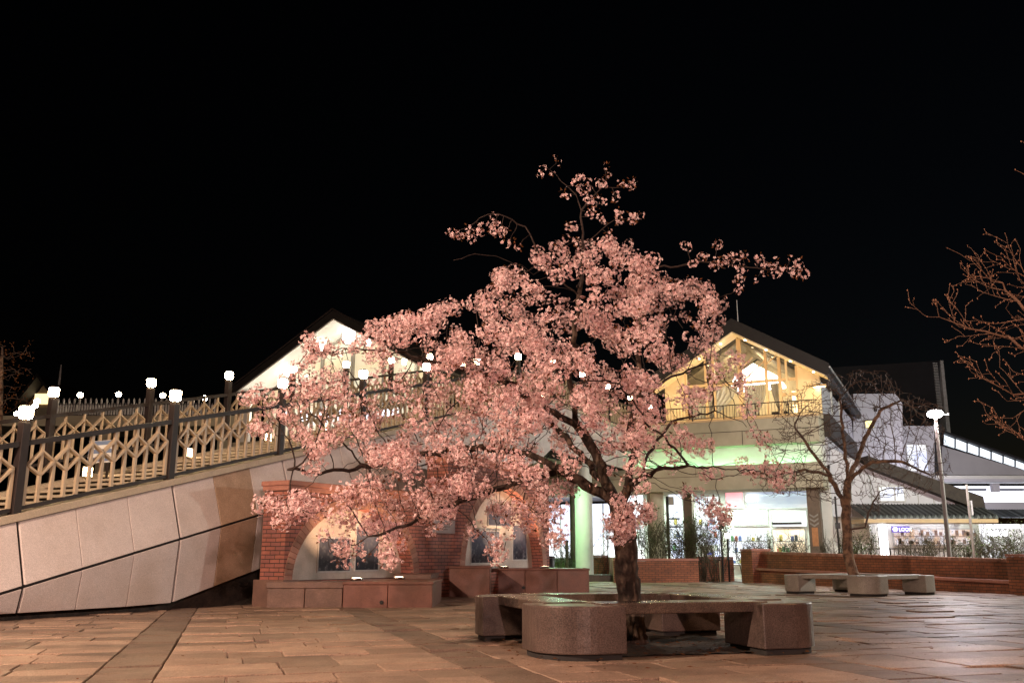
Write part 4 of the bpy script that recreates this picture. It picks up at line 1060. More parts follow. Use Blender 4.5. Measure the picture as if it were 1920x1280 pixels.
w = MB(); w.box(-7.2,-6.4,3.4,3.45,FZ+.7,FZ+1.6); w.box(xp[2]+.08,xs1-.1,2.5,2.55,FZ+.1,FZ+.8); w.box(xp[2]+.08,xs1-.1,2.5,2.55,zd+.1,ztr-.08); w.obj('lit_room_panel', M['warmglow'], hall)
# curtains: gathered cloth swept to the sides
M['cloth'] = mat('curtain_cloth', (.72,.70,.64), (.64,.62,.56), 3, .8, 0)
def curtain(x_top0, x_top1, x_b0, x_b1):
    c = MB(); n = 40; vs = []
    for j in range(9):
        v_ = j/8
        for i in range(n+1):
            u = i/n; a = x_top0+(x_top1-x_top0)*u; b = x_b0+(x_b1-x_b0)*u; f = v_**1.6
            vs.append((a+(b-a)*f, .32+.05*math.sin(u*60), ztr-.08-(ztr-.1-FZ)*v_))
    c.add(vs, [(j*(n+1)+i, j*(n+1)+i+1, (j+1)*(n+1)+i+1, (j+1)*(n+1)+i) for j in range(8) for i in range(n)], .5, True); return c.obj('curtain', M['cloth'], hall)
curtain(xp[0]+.1, xp[1]-.02, xp[0]+.1, xp[0]+.5); curtain(xp[1]+.1, xp[2]-.06, xp[1]+.45, xp[2]-.06)
curtain(xL+.1, xp[0]-.15, xL+.1, xL+.9)
w = MB(); w.box(xp[0]+.9,xp[1]+.5,1.6,2.1,FZ,FZ+.42); w.box(-3.2,-2.8,1.6,2.2,FZ,FZ+.7); w.obj('counter', M['darkmetal'], hall)
# wall lamp on the cream wall
wx, wz = H(1545,726)
w = MB(); w.box(wx-.42,wx+.10,-.22,-.001,wz+.02,wz+.10); wlm = w.obj('wall_lamp', M['creamwood'], hall)
M['washglow'] = emat('wall_wash_glow', (1.0,.78,.42), 16)
w = MB(); w.box(wx-.38,wx+.06,-.19,-.06,wz+.005,wz+.018); w.obj('lamp_lens', M['washglow'], wlm)
w = MB(); w.box(-1.3,-1.22,-.05,-.001,FZ+.2,S_(-1.3)-.02); w.obj('downpipe', M['cream'], hall)
# deck edge: fascia, lit recess, lower beam
XE = -15.2; YD = -1.25
z830 = H(1480,830,YD)[1]; z783 = H(1480,782,YD)[1]; z868 = H(1480,867,YD)[1]; z915 = H(1480,914,YD)[1]
w = MB(); w.box(XE,-.02,YD,.3,z830,z783); w.obj('deck_fascia', M['tan'], hall)
w = MB(); zl = H(1480,803,YD)[1]; w.box(XE,-.02,YD-.006,YD-.001,zl-.012,zl+.012)
for k in range(8): w.box(-2.0*k-.9, -2.0*k-.88, YD-.006, YD-.001, z830, zl-.014)
w.obj('fascia_joints', M['darkmetal'], hall)
w = MB(); w.box(XE,-.02,YD-.03,YD+.25,z783+.003,z783+.07); w.obj('balcony_edge', M['creamwood'], hall)
w = MB(); w.box(XE,-.02,YD+.55,.3,z868-.3,z830-.004); w.obj('recess_wall', M['white'], hall)
w = MB(); w.box(XE,-.02,YD+.02,YD+.22,z915,z868); w.box(XE,-.02,YD+.221,.5,z915,z868-.16); w.obj('lower_beam', M['tan'], hall)
w = MB()
for k in range(8): w.box(-1.9*k-1.0, -1.9*k-.985, YD+.014, YD+.019, z915+.55, z868)
w.box(XE,-.02,YD+.012,YD+.019,z915+.53,z915+.55); w.obj('beam_joints', M['brown'], hall)
M['greentube'] = emat('green_tube_glow', (.30,1.0,.44), 34)
for k in range(7):
    w = MB(); xx = -1.3-2.1*k; w.tube([(xx-.9,YD+.34,z868-.08),(xx+.9,YD+.34,z868-.08)], .02, 8); w.obj('recess_tube', M['greentube'], hall)
w = MB(); w.box(XE,-.05,.5,8.2,z915+.25,z915+.45); w.obj('underdeck_ceiling', M['white'], hall)
# balcony railing
rl = MB(); zr = z783+.07; hh = H(1480,752,YD+.1)[1]-zr
rl.bar((-8.6,YD+.1,zr+hh),(-.05,YD+.1,zr+hh),.035,.04,(0,1,0)); rl.bar((-8.6,YD+.1,zr+.09),(-.05,YD+.1,zr+.09),.02,.03,(0,1,0))
x = -8.6; k = 0
while x < -.04:
    rl.box(x-.007,x+.007,YD+.09,YD+.11,zr+.1,zr+hh-.02); 
    if k % 10 == 0: rl.box(x-.02,x+.02,YD+.08,YD+.12,zr,zr+hh)
    x += .125; k += 1
rl.obj('balcony_railing', M['darkmetal'], hall)
# side wall with eave and floor edge
w = MB(); w.box(-.2,.0,.21,12,FZ,ez); w.obj('side_wall', M['lilac'], hall)
w = MB(); w.box(-.1,.22,.4,11.5,z830+.35,FZ+.03); w.obj('side_floor_edge', M['slope'], hall)
w = MB(); w.box(-.15,.06,.4,12,z868,z830+.345); w.obj('lower_side_wall', M['lilac'], hall)
w = MB(); w.box(.001,.05,3.2,3.5,FZ+.4,FZ+1.5); w.obj('side_fin', M['white'], hall); w = MB(); w.box(.001,.05,6.2,6.4,FZ+.3,FZ+1.5); w.obj('side_fin', M['white'], hall)
# columns under the deck
def column(label, px, Yl, r, mt, square=False):
    xx = H(px, 950, Yl)[0]; c = MB()
    if square: c.box(xx-r,xx+r,Yl-r,Yl+r,-.06,z915+.24)
    else: c.cyl(xx,Yl,-.06,z915+.24,r,n=24)
    o = c.obj('column', mt, hall)
    if label: o['label'] = label
column('brown column', 1527, -.5, .23, M['brown'], True); column('white column', 1551, .6, .18, M['white'], True)
column('beige column', 1229, -.5, .34, M['tan']); column('slim brown column', 1291, 1.5, .18, M['brown'], True)
# yellow and black edge guards on the brown column
xx = H(1527,960,-.5)[0]; c = MB(); z_ = H(1527,962,-.73)[1]
for k in range(3): c.add([(xx-.16,-.735,z_-.16*k),(xx,-.735,z_-.16*k-.1),(xx+.16,-.735,z_-.16*k),(xx+.16,-.735,z_-.16*k-.07),(xx,-.735,z_-.16*k-.17),(xx-.16,-.735,z_-.16*k-.07)], [(0,5,4,1),(1,4,3,2)])
c.obj('chevron_marks', M['bench_grey'], hall)
c = MB(); c.box(xx-.11,xx+.11,-.733,-.7305,z_-1.2,z_-.52); c.obj('orange_panel', mat('orange_panel', (.55,.24,.10), None, 6, .5, 0), hall)
# antenna on the ridge
am = thing('roof_antenna', 'thin antenna rod on the ridge of the cream lit station hall', 'antenna', HF.w(ax+.15, YO+.6, az+TK+.02), HF.rz)
w = MB(); w.cyl(0,0,0,.06,.06,n=8); w.obj('foot', M['darkmetal'], am); w = MB(); w.cyl(0,0,.06,1.0,.022,.014,n=8); w.obj('rod', M['whitebar'], am)
# ------------------------------------------------------------------ shopfronts below the deck
shop = fthing('shopfront', 'brightly lit glazed shopfront under the station deck', 'shopfront', HF)
YS = 4.0
M['winwhite'] = glowmat('lit_window_white', (1.0,1.0,1.0), (.66,.72,.95), 1.5, 1.2, .6); M['winlilac'] = glowmat('lit_window_lilac', (.42,.48,.78), (.62,.66,.85), .5, .8, .8)
M['winwarm'] = glowmat('lit_window_warm', (1.0,.72,.40), (1.0,.86,.66), 1.15, 1.5, 1.5); M['winpink'] = emat('lit_poster_pink', (1.0,.42,.48), .75); M['winspot'] = emat('bright_fitting', (.9,1.0,1.0), 5)
def pane(px0, px1, py0, py1, mt, name='lit_window', y=YS, par=shop, fr=.05, label=None):
    a, z1 = H(px0, py0, y); b, z0 = H(px1, py1, y)
    p = MB(); p.box(a+fr, b-fr, y-.02, y, z0+fr, z1-fr); o = p.obj(name, mt, par)
    if fr: 
        f = MB(); f.box(a,b,y-.06,y-.021,z0,z0+fr*.9); f.box(a,b,y-.06,y-.021,z1-fr*.9,z1); f.box(a,a+fr*.9,y-.059,y-.021,z0+fr*.9,z1-fr*.9); f.box(b-fr*.9,b,y-.059,y-.021,z0+fr*.9,z1-fr*.9); f.obj('frame', M['whitebar'], o)
    if label: o['label'] = label
    return a, b, z0, z1
a, _ = H(1150, 950, YS); b, _ = H(1522, 950, YS)
w = MB(); w.box(a,b,YS+.02,YS+.25,-.06,z915+.24); w.obj('back_wall', M['white'], shop)
pane(1358,1396,921,953,M['winpink'],label='pink poster panel'); pane(1398,1516,921,953,M['winlilac'])
A = pane(1375,1442,955,986,M['winlilac'],label='window with white vertical blinds')
w = MB()
for k in range(15):
    xx = A[0]+(A[1]-A[0])*(k+.5)/15; w.box(xx-.035,xx+.035,YS-.10,YS-.07,A[2]+.05,A[3]-.05)
w.obj('blind_slats', M['white'], shop)
pane(1446,1515,957,988,M['winwhite']); pane(1446,1515,990,1060,M['winwarm']); pane(1362,1443,990,1060,M['winwhite']); 
B_ = pane(1302,1356,930,1058,M['winwhite'],label='tall white window'); pane(1252,1285,925,1058,M['winwhite']); pane(1160,1212,925,1058,M['winwhite'])
w = MB()
for k in range(12):
    xx = B_[0]+(B_[1]-B_[0])*(k+.5)/12; w.box(xx-.02,xx+.02,YS-.09,YS-.065,B_[3]-.7,B_[3]-.06)
w.obj('blind_slats', M['white'], shop)
a, z_ = H(1407,934,YS-.3); w = MB(); w.box(a-.17,a+.30,YS-.4,YS-.2,z_-.12,z_+.12); w.obj('spot_fitting', M['winspot'], shop)
w = MB(); a, z_ = H(1448,981,YS-.2); b, _ = H(1503,981,YS-.2); w.box(a,b,YS-.3,YS-.1,z_-.05,z_+.05); w.obj('awning_bar', M['darkmetal'], shop)
a, z_ = H(1320,1010,2.4); w = MB(); w.box(a-.28,a+.42,2.38,2.42,.35,1.35); pb = w.obj('poster_board', M['white'], shop); w = MB(); w.box(a-.24,a+.06,2.372,2.379,.4,.85); w.box(a+.0,a+.38,2.372,2.379,.95,1.05); w.obj('poster_print', emat('blue_print', (.10,.14,.75), .4), pb)
# goods, shelves and notices seen in the lit windows
gm_ = [mat('shop_goods', c, None, 9, .6, 0) for c in ((.45,.12,.10),(.12,.16,.38),(.55,.42,.12),(.14,.30,.16),(.6,.58,.55),(.05,.05,.06))]
for (p0,p1,y0,y1,nr_s,dn) in ((1362,1443,994,1056,3,9),(1446,1515,994,1056,3,8),(1302,1356,960,1056,4,5),(1252,1285,960,1056,4,3),(1160,1212,960,1056,4,5)):
    a, z1 = H(p0,y0,YS-.14); b, z0 = H(p1,y1,YS-.14)
    for k in range(nr_s):
        zz = z0+(z1-z0)*k/nr_s; w = MB(); w.box(a+.1,b-.1,YS-.24,YS-.10,zz-.015,zz+.015); sh = w.obj('shelf', M['bench_grey'], shop)
        for j in range(dn):
            if rnd.random() < .35: continue
            w = MB(); xx = a+.2+(b-a-.4)*(j+rnd.random()*.6)/dn; hh_ = rnd.uniform(.08,.26); w.box(xx-.06,xx+.06,YS-.22,YS-.12,zz+.016,zz+.016+hh_); w.obj('goods', rnd.choice(gm_), sh)
# long glowing screen behind the pale green column
scn = fthing('lit_screen_wall', 'tall glowing white glazed wall behind the pale green column', 'glass wall', HF)
YG = 5.2; a, zt = H(1000, 947, YG); b, _ = H(1158, 952, YG)
M['screen'] = glowmat('screen_glow', (1.0,1.0,1.0), (.74,.76,1.0), 1.35, .5, .35)
w = MB(); n = 6
for k in range(n): w.box(a+(b-a)*k/n+.03, a+(b-a)*(k+1)/n-.03, YG, YG+.06, .55, zt)
w.obj('lit_panes', M['screen'], scn)
w = MB()
for k in range(n+1): w.box(a+(b-a)*k/n-.028, a+(b-a)*k/n+.028, YG-.05, YG+.08, -.05, zt)
w.box(a,b,YG-.04,YG+.07,.45,.547); w.obj('mullions', M['whitebar'], scn)
w = MB(); w.box(a,b,YG-.02,YG+.06,-.06,.446); w.obj('plinth', M['tan'], scn)
# pale green column carrying the bridge
gcx = P(1095,1000,35.2)
gc = thing('bridge_column', 'thick pale green round column right of the brick arch wall', 'column', (gcx.x, 35.2, 0))
w = MB(); w.cyl(0,0,-.06,zc(40)-1.66,.33,n=32); w.obj('shaft', M['paleg'], gc); w = MB(); w.cyl(0,0,-.05,.10,.40,n=32); w.obj('foot', M['tan'], gc)
tc_ = thing('bridge_column', 'slim brown column left of the pale green one', 'column', (P(1075,1000,38.5).x, 38.5, 0))
w = MB(); w.cyl(0,0,-.06,zc(40)-1.66,.13,n=16); w.obj('shaft', M['brown'], tc_); w = MB(); w.cyl(0,0,zc(40)-1.9,zc(40)-1.661,.2,n=16); w.obj('collar', M['brown'], tc_)
bp = thing('bollard', 'short brown stake on the grass left of the pale green column', 'bollard', (P(1063,1045,37.5).x, 37.5, .3))
w = MB(); w.cyl(0,0,0,1.15,.07,.06,n=10); w.obj('stake', M['brown'], bp); w = MB(); w.cyl(0,0,1.15,1.19,.075,n=10); w.obj('cap', M['darkmetal'], bp)
# sign post with box, garden lamp
sp = thing('sign_post', 'dark sign post with two arms between the columns behind the shrubs', 'sign post', (P(1253,1000,35.5).x, 35.5, 0))
w = MB(); w.cyl(0,0,-.05,P(1253,930,35.5).z,.05,n=10); w.obj('pole', M['black'], sp)
w = MB(); z_ = P(1253,972,35.5).z; w.box(.0,.45,-.03,.03,z_-.03,z_+.03); z_ = P(1253,987,35.5).z; w.box(0,.5,-.03,.03,z_-.03,z_+.03); w.obj('arms', M['black'], sp)
w = MB(); z_ = P(1253,936,35.5).z; w.box(.06,.24,-.1,.05,z_-.2,z_+.1); w.obj('box', M['bench_grey'], sp)
gl_ = thing('garden_lamp', 'glowing round garden lamp on a short post by the brick pier', 'garden lamp', (P(1364,1010,33.6).x, 33.6, 0))
M['ball'] = emat('garden_lamp_glow', (1.0,.97,.80), 14)
z_ = P(1364,1003,33.6).z
w = MB(); w.cyl(0,0,-.05,z_-.1,.035,n=10); w.obj('post', M['black'], gl_)
w = MB(); w.lathe(0,0,[(.05,z_-.1),(.10,z_-.07),(.115,z_),(.09,z_+.07),(.03,z_+.1)],16); w.obj('globe', M['ball'], gl_)
w = MB(); w.lathe(0,0,[(.12,z_+.09),(.10,z_+.12),(.02,z_+.14)],14); w.obj('hood', M['darkmetal'], gl_)
for k, (px, py0, Y, lb) in enumerate(((1352,955,33.9,'dark thin pole beside the garden lamp'),(1571,930,32.5,'dark thin pole left of the bare tree'))):
    pp = thing('thin_pole', lb, 'pole', (P(px,1000,Y).x, Y, 0)); w = MB(); w.cyl(0,0,-.05,P(px,py0,Y).z,.035,n=10); w.obj('pole', M['black'], pp)
    w = MB(); z_ = P(px,985,Y).z; w.box(-.05,.09,-.05,.05,z_-.1,z_+.1); w.obj('clamp', M['darkmetal'], pp)
# ================================================================== STAIR WING with sloping roof
def flat(px, py, Y): v_ = P(px, py, Y); return (v_.x, v_.z)
YW = 36.6
wing = thing('stair_wing', 'pale clad stair wing under a brown roof edge sloping down to the right', 'building', (0,YW,0))
w = MB()
pts = [flat(1556,838,YW), flat(1622,872,YW), flat(1840,950,YW), flat(1840,968,YW), flat(1556,968,YW)]
w.prism(pts, .0, 2.5); w.obj('wall', M['lilac'], wing)
w = MB()
for px in (1602,1640,1700,1728,1757,1786):
    w = MB(); a, z1 = flat(px,1000,YW); yy = 872+(px-1622)*.36; w.box(a-.012,a+.012,-.008,-.001,flat(px,966,YW)[1],flat(px,max(862,yy)+14,YW)[1]); w.obj('wall_joint', M['bench_grey'], wing)
w = MB()
rp = [flat(1618,856,YW), flat(1832,932,YW), flat(1838,966,YW), flat(1830,958,YW), flat(1622,878,YW)]
w.prism(rp, -.5, 2.8); w.obj('roof_edge', M['slope'], wing)
def wpane(root, name, px0, px1, py0, py1, Y, Y0, mt, fr=.05, split=None, label=None):
    a, z1 = flat(px0,py0,Y); b, z0 = flat(px1,py1,Y); y = Y-Y0
    p = MB(); p.box(a,b,y-.03,y-.005,z0,z1); o = p.obj(name, mt, root)
    f = MB(); f.box(a-fr,b+fr,y-.06,y-.002,z0-fr,z0-.001); f.box(a-fr,b+fr,y-.06,y-.002,z1+.001,z1+fr); f.box(a-fr,a-.001,y-.058,y-.002,z0,z1); f.box(b+.001,b+fr,y-.058,y-.002,z0,z1)
    if split: m_ = a+(b-a)*split; f.box(m_-.03,m_+.03,y-.058,y-.031,z0,z1)
    f.obj('frame', M['whitebar'], o)
    if label: o['label'] = label
    return a, b, z0, z1
M['winblue'] = glowmat('lit_window_blue', (.55,.60,.85), (1.0,1.0,1.0), 1.1, 1.6, 1.6)
wpane(wing, 'window', 1648,1695,913,938,YW,YW,M['winblue'],.06,.62)
# awning and lower walls
aw = MB(); n = 44; a0, z1 = flat(1592,948,YW); a1, z0 = flat(1835,972,YW)
for i in range(n):
    xa, xb = a0+(a1-a0)*i/n, a0+(a1-a0)*(i+1)/n; m_ = (xa+xb)/2
    aw.add([(xa,-.02,z1),(m_,-.02,z1+.10),(xb,-.02,z1),(xa,-1.5,z0),(m_,-1.5,z0+.10),(xb,-1.5,z0),(xa,-1.5,z0-.05),(xb,-1.5,z0-.05)], [(0,1,4,3),(1,2,5,4),(3,4,5,7,6)], .95 if i % 2 else .1)
aw.obj('awning', M['corr'], wing)
w = MB(); w.box(a0,a1,-1.46,-.03,z0-.20,z0-.06); w.obj('awning_beam', M['creamwood'], wing)
w = MB(); xa = flat(1560,1000,YW)[0]; xb = flat(1642,1000,YW)[0]; w.box(xa,xb,.6,.8,-.06,flat(1600,967,YW)[1]); w.obj('lower_wall', M['white'], wing)
# kiosk under the awning
kio = thing('shop_kiosk', 'shop with a long lit display window and purple sign under the corrugated awning', 'shop', (0,YW+1.6,0)); YK = YW+1.6
w = MB(); w.box(xb,flat(1838,1000,YK)[0],.05,.3,-.06,flat(1700,960,YK)[1]); w.obj('wall', M['white'], kio)
wpane(kio,'lit_entrance',1645,1668,978,1056,YK,YK,emat('entrance_glow',(1,1,1),4.0),.04)
A = wpane(kio,'lit_display',1674,1828,992,1020,YK,YK,glowmat('display_glow',(.85,.83,.95),(.75,.45,.25),.85,3.2,3.2,6),.05)
w = MB()
for k in range(34):
    xx = A[0]+(A[1]-A[0])*rnd.random(); h = rnd.uniform(.1,.24); row = rnd.choice([0,.33]); w.box(xx-.05,xx+.05,-.12,-.065,A[2]+row+.01,A[2]+row+.01+h)
w.box(A[0],A[1],-.13,-.062,A[2]+.30,A[2]+.325); w.obj('display_goods', mat('display_goods',(.42,.25,.14),(.12,.09,.13),9,.6,0), kio)
M['purple'] = emat('purple_sign_glow', (.16,.10,.58), .9, (.05,.04,.12))
sa, sz1 = flat(1671,986,YK-.15); sb2, sz0 = flat(1706,997.5,YK-.15)
w = MB(); w.box(sa,sb2,-.19,-.15,sz0,sz1); sg = w.obj('shop_sign', M['purple'], kio)
cu = bpy.data.curves.new('sign_text','FONT'); cu.body = 'LOOK'; cu.size = (sz1-sz0)*.78; cu.extrude = .004
to = bpy.data.objects.new('sign_lettering', cu); COL.objects.link(to); bpy.context.view_layer.update()
dg = bpy.context.evaluated_depsgraph_get(); me = bpy.data.meshes.new_from_object(to.evaluated_get(dg)); bpy.data.objects.remove(to)
M['signwhite'] = emat('sign_white_glow', (1,1,1), 2.5); me.materials.clear(); me.materials.append(M['signwhite'])
to = bpy.data.objects.new('sign_lettering', me); COL.objects.link(to); to.parent = sg; to.rotation_euler.x = R(90); to.location = (sa+(sb2-sa)*.38, -.196, sz0+(sz1-sz0)*.2)
w = MB(); cx_, cz_ = sa+(sb2-sa)*.19, (sz0+sz1)/2; w.add([(cx_+.1*math.cos(k*.5236),-.194,cz_+.085*math.sin(k*.5236)) for k in range(12)], [tuple(range(12))]); w.obj('sign_mark', M['signwhite'], sg)
M['tube'] = emat('fluorescent_glow', (.95,.95,1.0), 18)
w = MB(); a, z_ = flat(1640,976,YK-.6); w.box(a,a+1.5,-.7,-.6,z_-.03,z_+.03); w.obj('tube_light', M['tube'], kio); w = MB(); w.box(a+2.0,a+3.4,-.7,-.6,z_-.03,z_+.03); w.obj('tube_light', M['tube'], kio)
# thin fence in front
YF = 31.5
fn = thing('bar_fence', 'thin dark bar fence behind the shrubs in front of the shop display', 'fence', (0,YF,0))
a, zt = flat(1600,1028,YF); b, _ = flat(1925,1030,YF); w = MB(); w.bar((a,0,zt),(b,0,zt),.03,.03,(0,1,0)); w.obj('rail', M['darkmetal'], fn)
w = MB(); x = a; k = 0
while x < b: 
    r_ = .022 if k % 9 == 0 else .009; w.box(x-r_,x+r_,-.01,.01,0,zt); x += .135; k += 1
w.obj('bars', M['darkmetal'], fn)
# ================================================================== BUILDINGS BEHIND
YB = 47.0
b1 = thing('annex_building', 'pale flat topped annex block with a small yellow lit window behind the station hall', 'building', (0,YB,0))
w = MB(); w.prism([flat(1600,738,YB), flat(1680,738,YB), flat(1692,757,YB), flat(1692,905,YB), flat(1600,905,YB)], 0, 6); w.obj('wall', M['lilac'], b1)
wpane(b1,'window',1622,1638,789,802,YB,YB,emat('yellow_window',(1.0,.85,.35),1.6),.05)
w = MB()
for px in (1648,1668): a, z1 = flat(px,740,YB); w = MB(); w.box(a-.012,a+.012,-.006,-.001,flat(px,900,YB)[1],z1); w.obj('wall_joint', M['bench_grey'], b1)
w = MB(); a, z_ = flat(1641,768,YB); w.box(a-.07,a+.07,-.06,-.007,z_-.09,z_+.09); w.obj('vent', M['darkmetal'], b1)
YB2 = 49.5
b2 = thing('platform_building', 'pale low platform building with a tall glazed window behind the lamp post', 'building', (0,YB2,0))
w = MB(); w.prism([flat(1690,798,YB2), flat(1752,798,YB2), flat(1752,905,YB2), flat(1690,905,YB2)], 0, 6); w.obj('wall', M['lilac'], b2)
wpane(b2,'window',1699,1740,834,882,YB2,YB2,M['winblue'],.06,.5)
w = MB(); w.prism([flat(1752,790,YB2),flat(1770,795,YB2),flat(1770,905,YB2),flat(1752,905,YB2)], .3, 5); w.obj('corner_pier', M['darkclad'], b2)
YT = 62.0
tw = thing('dark_block', 'tall dark clad building block with a ladder of slats against the night sky', 'building', (0,YT,0))
w = MB(); w.prism([flat(1540,690,YT), flat(1762,676,YT), flat(1762,900,YT), flat(1540,900,YT)], 0, 12); w.obj('wall', M['darkclad'], tw)
w = MB(); a, z1 = flat(1748,679,YT); b, _ = flat(1756,679,YT); z0 = flat(1748,780,YT)[1]; n = 34
for k in range(n): z_ = z0+(z1-z0)*k/n; w.box(a,b,-.12,-.01,z_,z_+.05)
w.obj('slats', M['whitebar'], tw)
w = MB(); w.prism([flat(1762.5,676,YT), flat(1768,676,YT), flat(1782,812,YT), flat(1775,812,YT)], -.05, 1.0); w.obj('edge_trim', M['whitebar'], tw)
# clerestory shed on the right
YC = 52.0
cs = thing('platform_shed', 'long pale station shed with a sloping band of lit clerestory windows at the right edge', 'building', (0,YC,0))
def tl(px): return 812+(px-1768)*.357
w = MB(); w.prism([flat(1766,836,YC), flat(1935,tl(1935)+22-(1935-1766)*.05,YC), flat(1935,890,YC), flat(1766,890,YC)], 0, .3); w.obj('wall', M['lilac'], cs)
M['clere'] = emat('clerestory_glow', (.82,.90,1.0), 1.15)
px = 1769
while px < 1930:
    e = px+22; p = MB(); f = lambda q_: tl(q_)+20-(q_-1766)*.045
    p.prism([flat(px+1,tl(px)+2,YC), flat(e-1,tl(e)+2,YC), flat(e-1,f(e),YC), flat(px+1,f(px),YC)], .04, .10); p.obj('clerestory_window', M['clere'], cs)
    p = MB(); p.prism([flat(px-1.2,tl(px)+1,YC), flat(px+.8,tl(px)+1,YC), flat(px+.8,f(px),YC), flat(px-1.2,f(px),YC)], .0, .2); p.obj('mullion', M['darkclad'], cs); px += 22.5
w = MB(); w.prism([flat(1764,tl(1764)-4,YC), flat(1935,tl(1935)-4,YC), flat(1935,tl(1935)+.5,YC), flat(1764,tl(1764)+.5,YC)], -.2, 8); w.obj('roof', M['darkclad'], cs)
# bright platform canopy below
YP = 49.0
pc = thing('platform_canopy', 'bright white lit platform canopy under the station shed at the right edge', 'canopy', (0,YP,0))
M['canopyglow'] = glowmat('canopy_glow', (1,1,1), (.80,.82,1.0), 2.0, .25, .6)
def pbox(px0, px1, py0, py1, y0, y1, mt, name):
    a, z1 = flat(px0,py0,YP); b, z0 = flat(px1,py1,YP); q_ = MB(); q_.box(a,b,y0,y1,z0,z1); return q_.obj(name, mt, pc)
pbox(1755,2040,891,898,0,3,M['white'],'roof_edge'); pbox(1755,2040,898.5,904,-.4,.0,M['lilac'],'beam')
pbox(1755,2060,904,945,2.5,2.6,M['canopyglow'],'lit_wall'); pbox(1800,1868,913,916.5,1,1.2,M['darkclad'],'hanging_rail'); pbox(1888,1940,913,916.5,1,1.2,M['darkclad'],'hanging_rail')
pbox(1870,1885,904.5,920,.5,.8,M['lilac'],'post_head'); pbox(1838,2020,942,958,-.5,1.0,M['lilac'],'lower_fascia')
aw = MB(); a0, z1 = flat(1838,957,YP); a1, z0 = flat(2020,974,YP); n = 60
for i in range(n):
    xa, xb = a0+(a1-a0)*i/n, a0+(a1-a0)*(i+1)/n; m_ = (xa+xb)/2
    aw.add([(xa,-.6,z1),(m_,-.6,z1+.06),(xb,-.6,z1),(xa,-2.0,z0),(m_,-2.0,z0+.06),(xb,-2.0,z0)], [(0,1,4,3),(1,2,5,4)], rnd.random())
aw.obj('lower_awning', M['corr'], pc)
pbox(1838,2060,980,1060,1.5,1.7,glowmat('platform_wall_glow',(.85,.82,.78),(.6,.6,.66),1.15,.8,.8),'lit_back_wall')
pbox(1845,1905,984,989,-.4,-.2,M['tube'],'tube_light'); pbox(1868,1900,995,1003,.6,.8,M['tube'],'tube_light'); pbox(1850,1940,1020,1026,.9,1.0,M['white'],'counter')
# ================================================================== STREET LAMPS
def streetlamp(name, label, px, py, Y, pole_r, head, mt):
    z_ = P(px, py, Y).z; x_ = P(px, py, Y).x
    t = thing(name, label, 'street lamp', (x_, Y, 0), 0)
    w = MB(); w.lathe(0,0,[(.10,-.05),(.10,.25),(pole_r*1.15,.3),(pole_r*.8,z_-.12)],14); w.obj('pole', M['darkmetal'] if mt is None else mt, t)
    return t, z_
M['lamphead'] = emat('street_lamp_glow', (1.0,.93,.90), 42)
sl, z_ = streetlamp('street_lamp', 'tall white street lamp glowing above the low brick wall on the right', 1753, 775, 26.5, .058, True, mat('grey_pole',(.15,.125,.115),None,4,.45,.05,.2))
z_lamp = z_
w = MB(); w.lathe(0,0,[(.07,z_-.12),(.15,z_-.10),(.21,z_-.05),(.225,z_+.0),(.19,z_+.06),(.10,z_+.09)],20); w.obj('lamp_bowl', M['lamphead'], sl)
w = MB(); w.lathe(0,0,[(.11,z_+.091),(.11,z_+.12),(.06,z_+.14),(.02,z_+.145)],20); w.obj('lamp_hood', M['darkmetal'], sl)
w = MB(); w.box(.2,.40,-.02,.02,z_-.03,z_-.01); w.obj('side_arm', M['whitebar'], sl)
sp2 = thing('thin_pole', 'slim pale pole standing right of the tall street lamp', 'pole', (P(1822,1000,27.2).x, 27.2, 0))
w = MB(); w.cyl(0,0,-.05,P(1822,908,27.2).z,.045,.035,n=10); w.obj('pole', M['bench_grey'], sp2)
w = MB(); w.box(.06,.10,-.03,.03,P(1822,965,27.2).z,P(1822,938,27.2).z); w.obj('side_tube', M['whitebar'], sp2)
# ================================================================== LEFT ENTRANCE PAVILION with broad lit soffit
EX = P(625,597,38.0); EF = Frame(EX.x, EX.y, math.atan2(-.425,.905))
pav = fthing('entrance_pavilion', 'gabled entrance pavilion with a broad brightly lit white soffit behind the stair ramp', 'pavilion', EF)
az2 = EX.z; hx2, ez2 = EF.px(438,738,0); hw = -hx2; dz = az2-ez2
w = MB(); w.prism([(-hw,ez2),(0,az2),(hw,ez2),(hw+.1,ez2+.02),(hw+.1,ez2+.27),(0,az2+.34),(-hw-.1,ez2+.27),(-hw-.1,ez2+.02)], -.05, 14); w.obj('roof', M['roof'], pav)
YI = 1.6
w = MB()
for sg_ in (-1,1):
    w.add([(0,.0,az2-.01),(sg_*hw,.0,ez2-.01),(sg_*hw,YI,ez2-.01),(0,YI,az2-.01),(0,.0,az2-.06),(sg_*hw,.0,ez2-.06),(sg_*hw,YI,ez2-.06),(0,YI,az2-.06)], [(0,1,2,3),(4,7,6,5),(0,4,5,1)])
w.obj('soffit', M['white'], pav)
w = MB(); w.bar((-hw-.12,-.1,ez2+.30),(0,-.1,az2+.40),.05,.04,(0,1,0)); w.bar((hw+.12,-.1,ez2+.30),(0,-.1,az2+.40),.05,.04,(0,1,0)); w.obj('barge_trim', M['darkmetal'], pav)
YI = 1.6
def E_(x): return az2-.07-dz*abs(x)/hw
w = MB(); w.add([(-hw+.6,YI,zc(40)-.3),(hw-.6,YI,zc(40)-.3),(hw-.6,YI,E_(hw-.6)),(0,YI,E_(0)),(-hw+.6,YI,E_(hw-.6))], [(0,1,2,3,4)])
w.obj('gable_glazing', glowmat('pavilion_glow', (1.0,.74,.36), (1.0,.90,.62), .7, .5, .7), pav)
w = MB()
for x in (-3.2,-1.6,0,1.6,3.2): w.box(x-.07,x+.07,YI-.12,YI-.005,zc(40)-.3,E_(x))
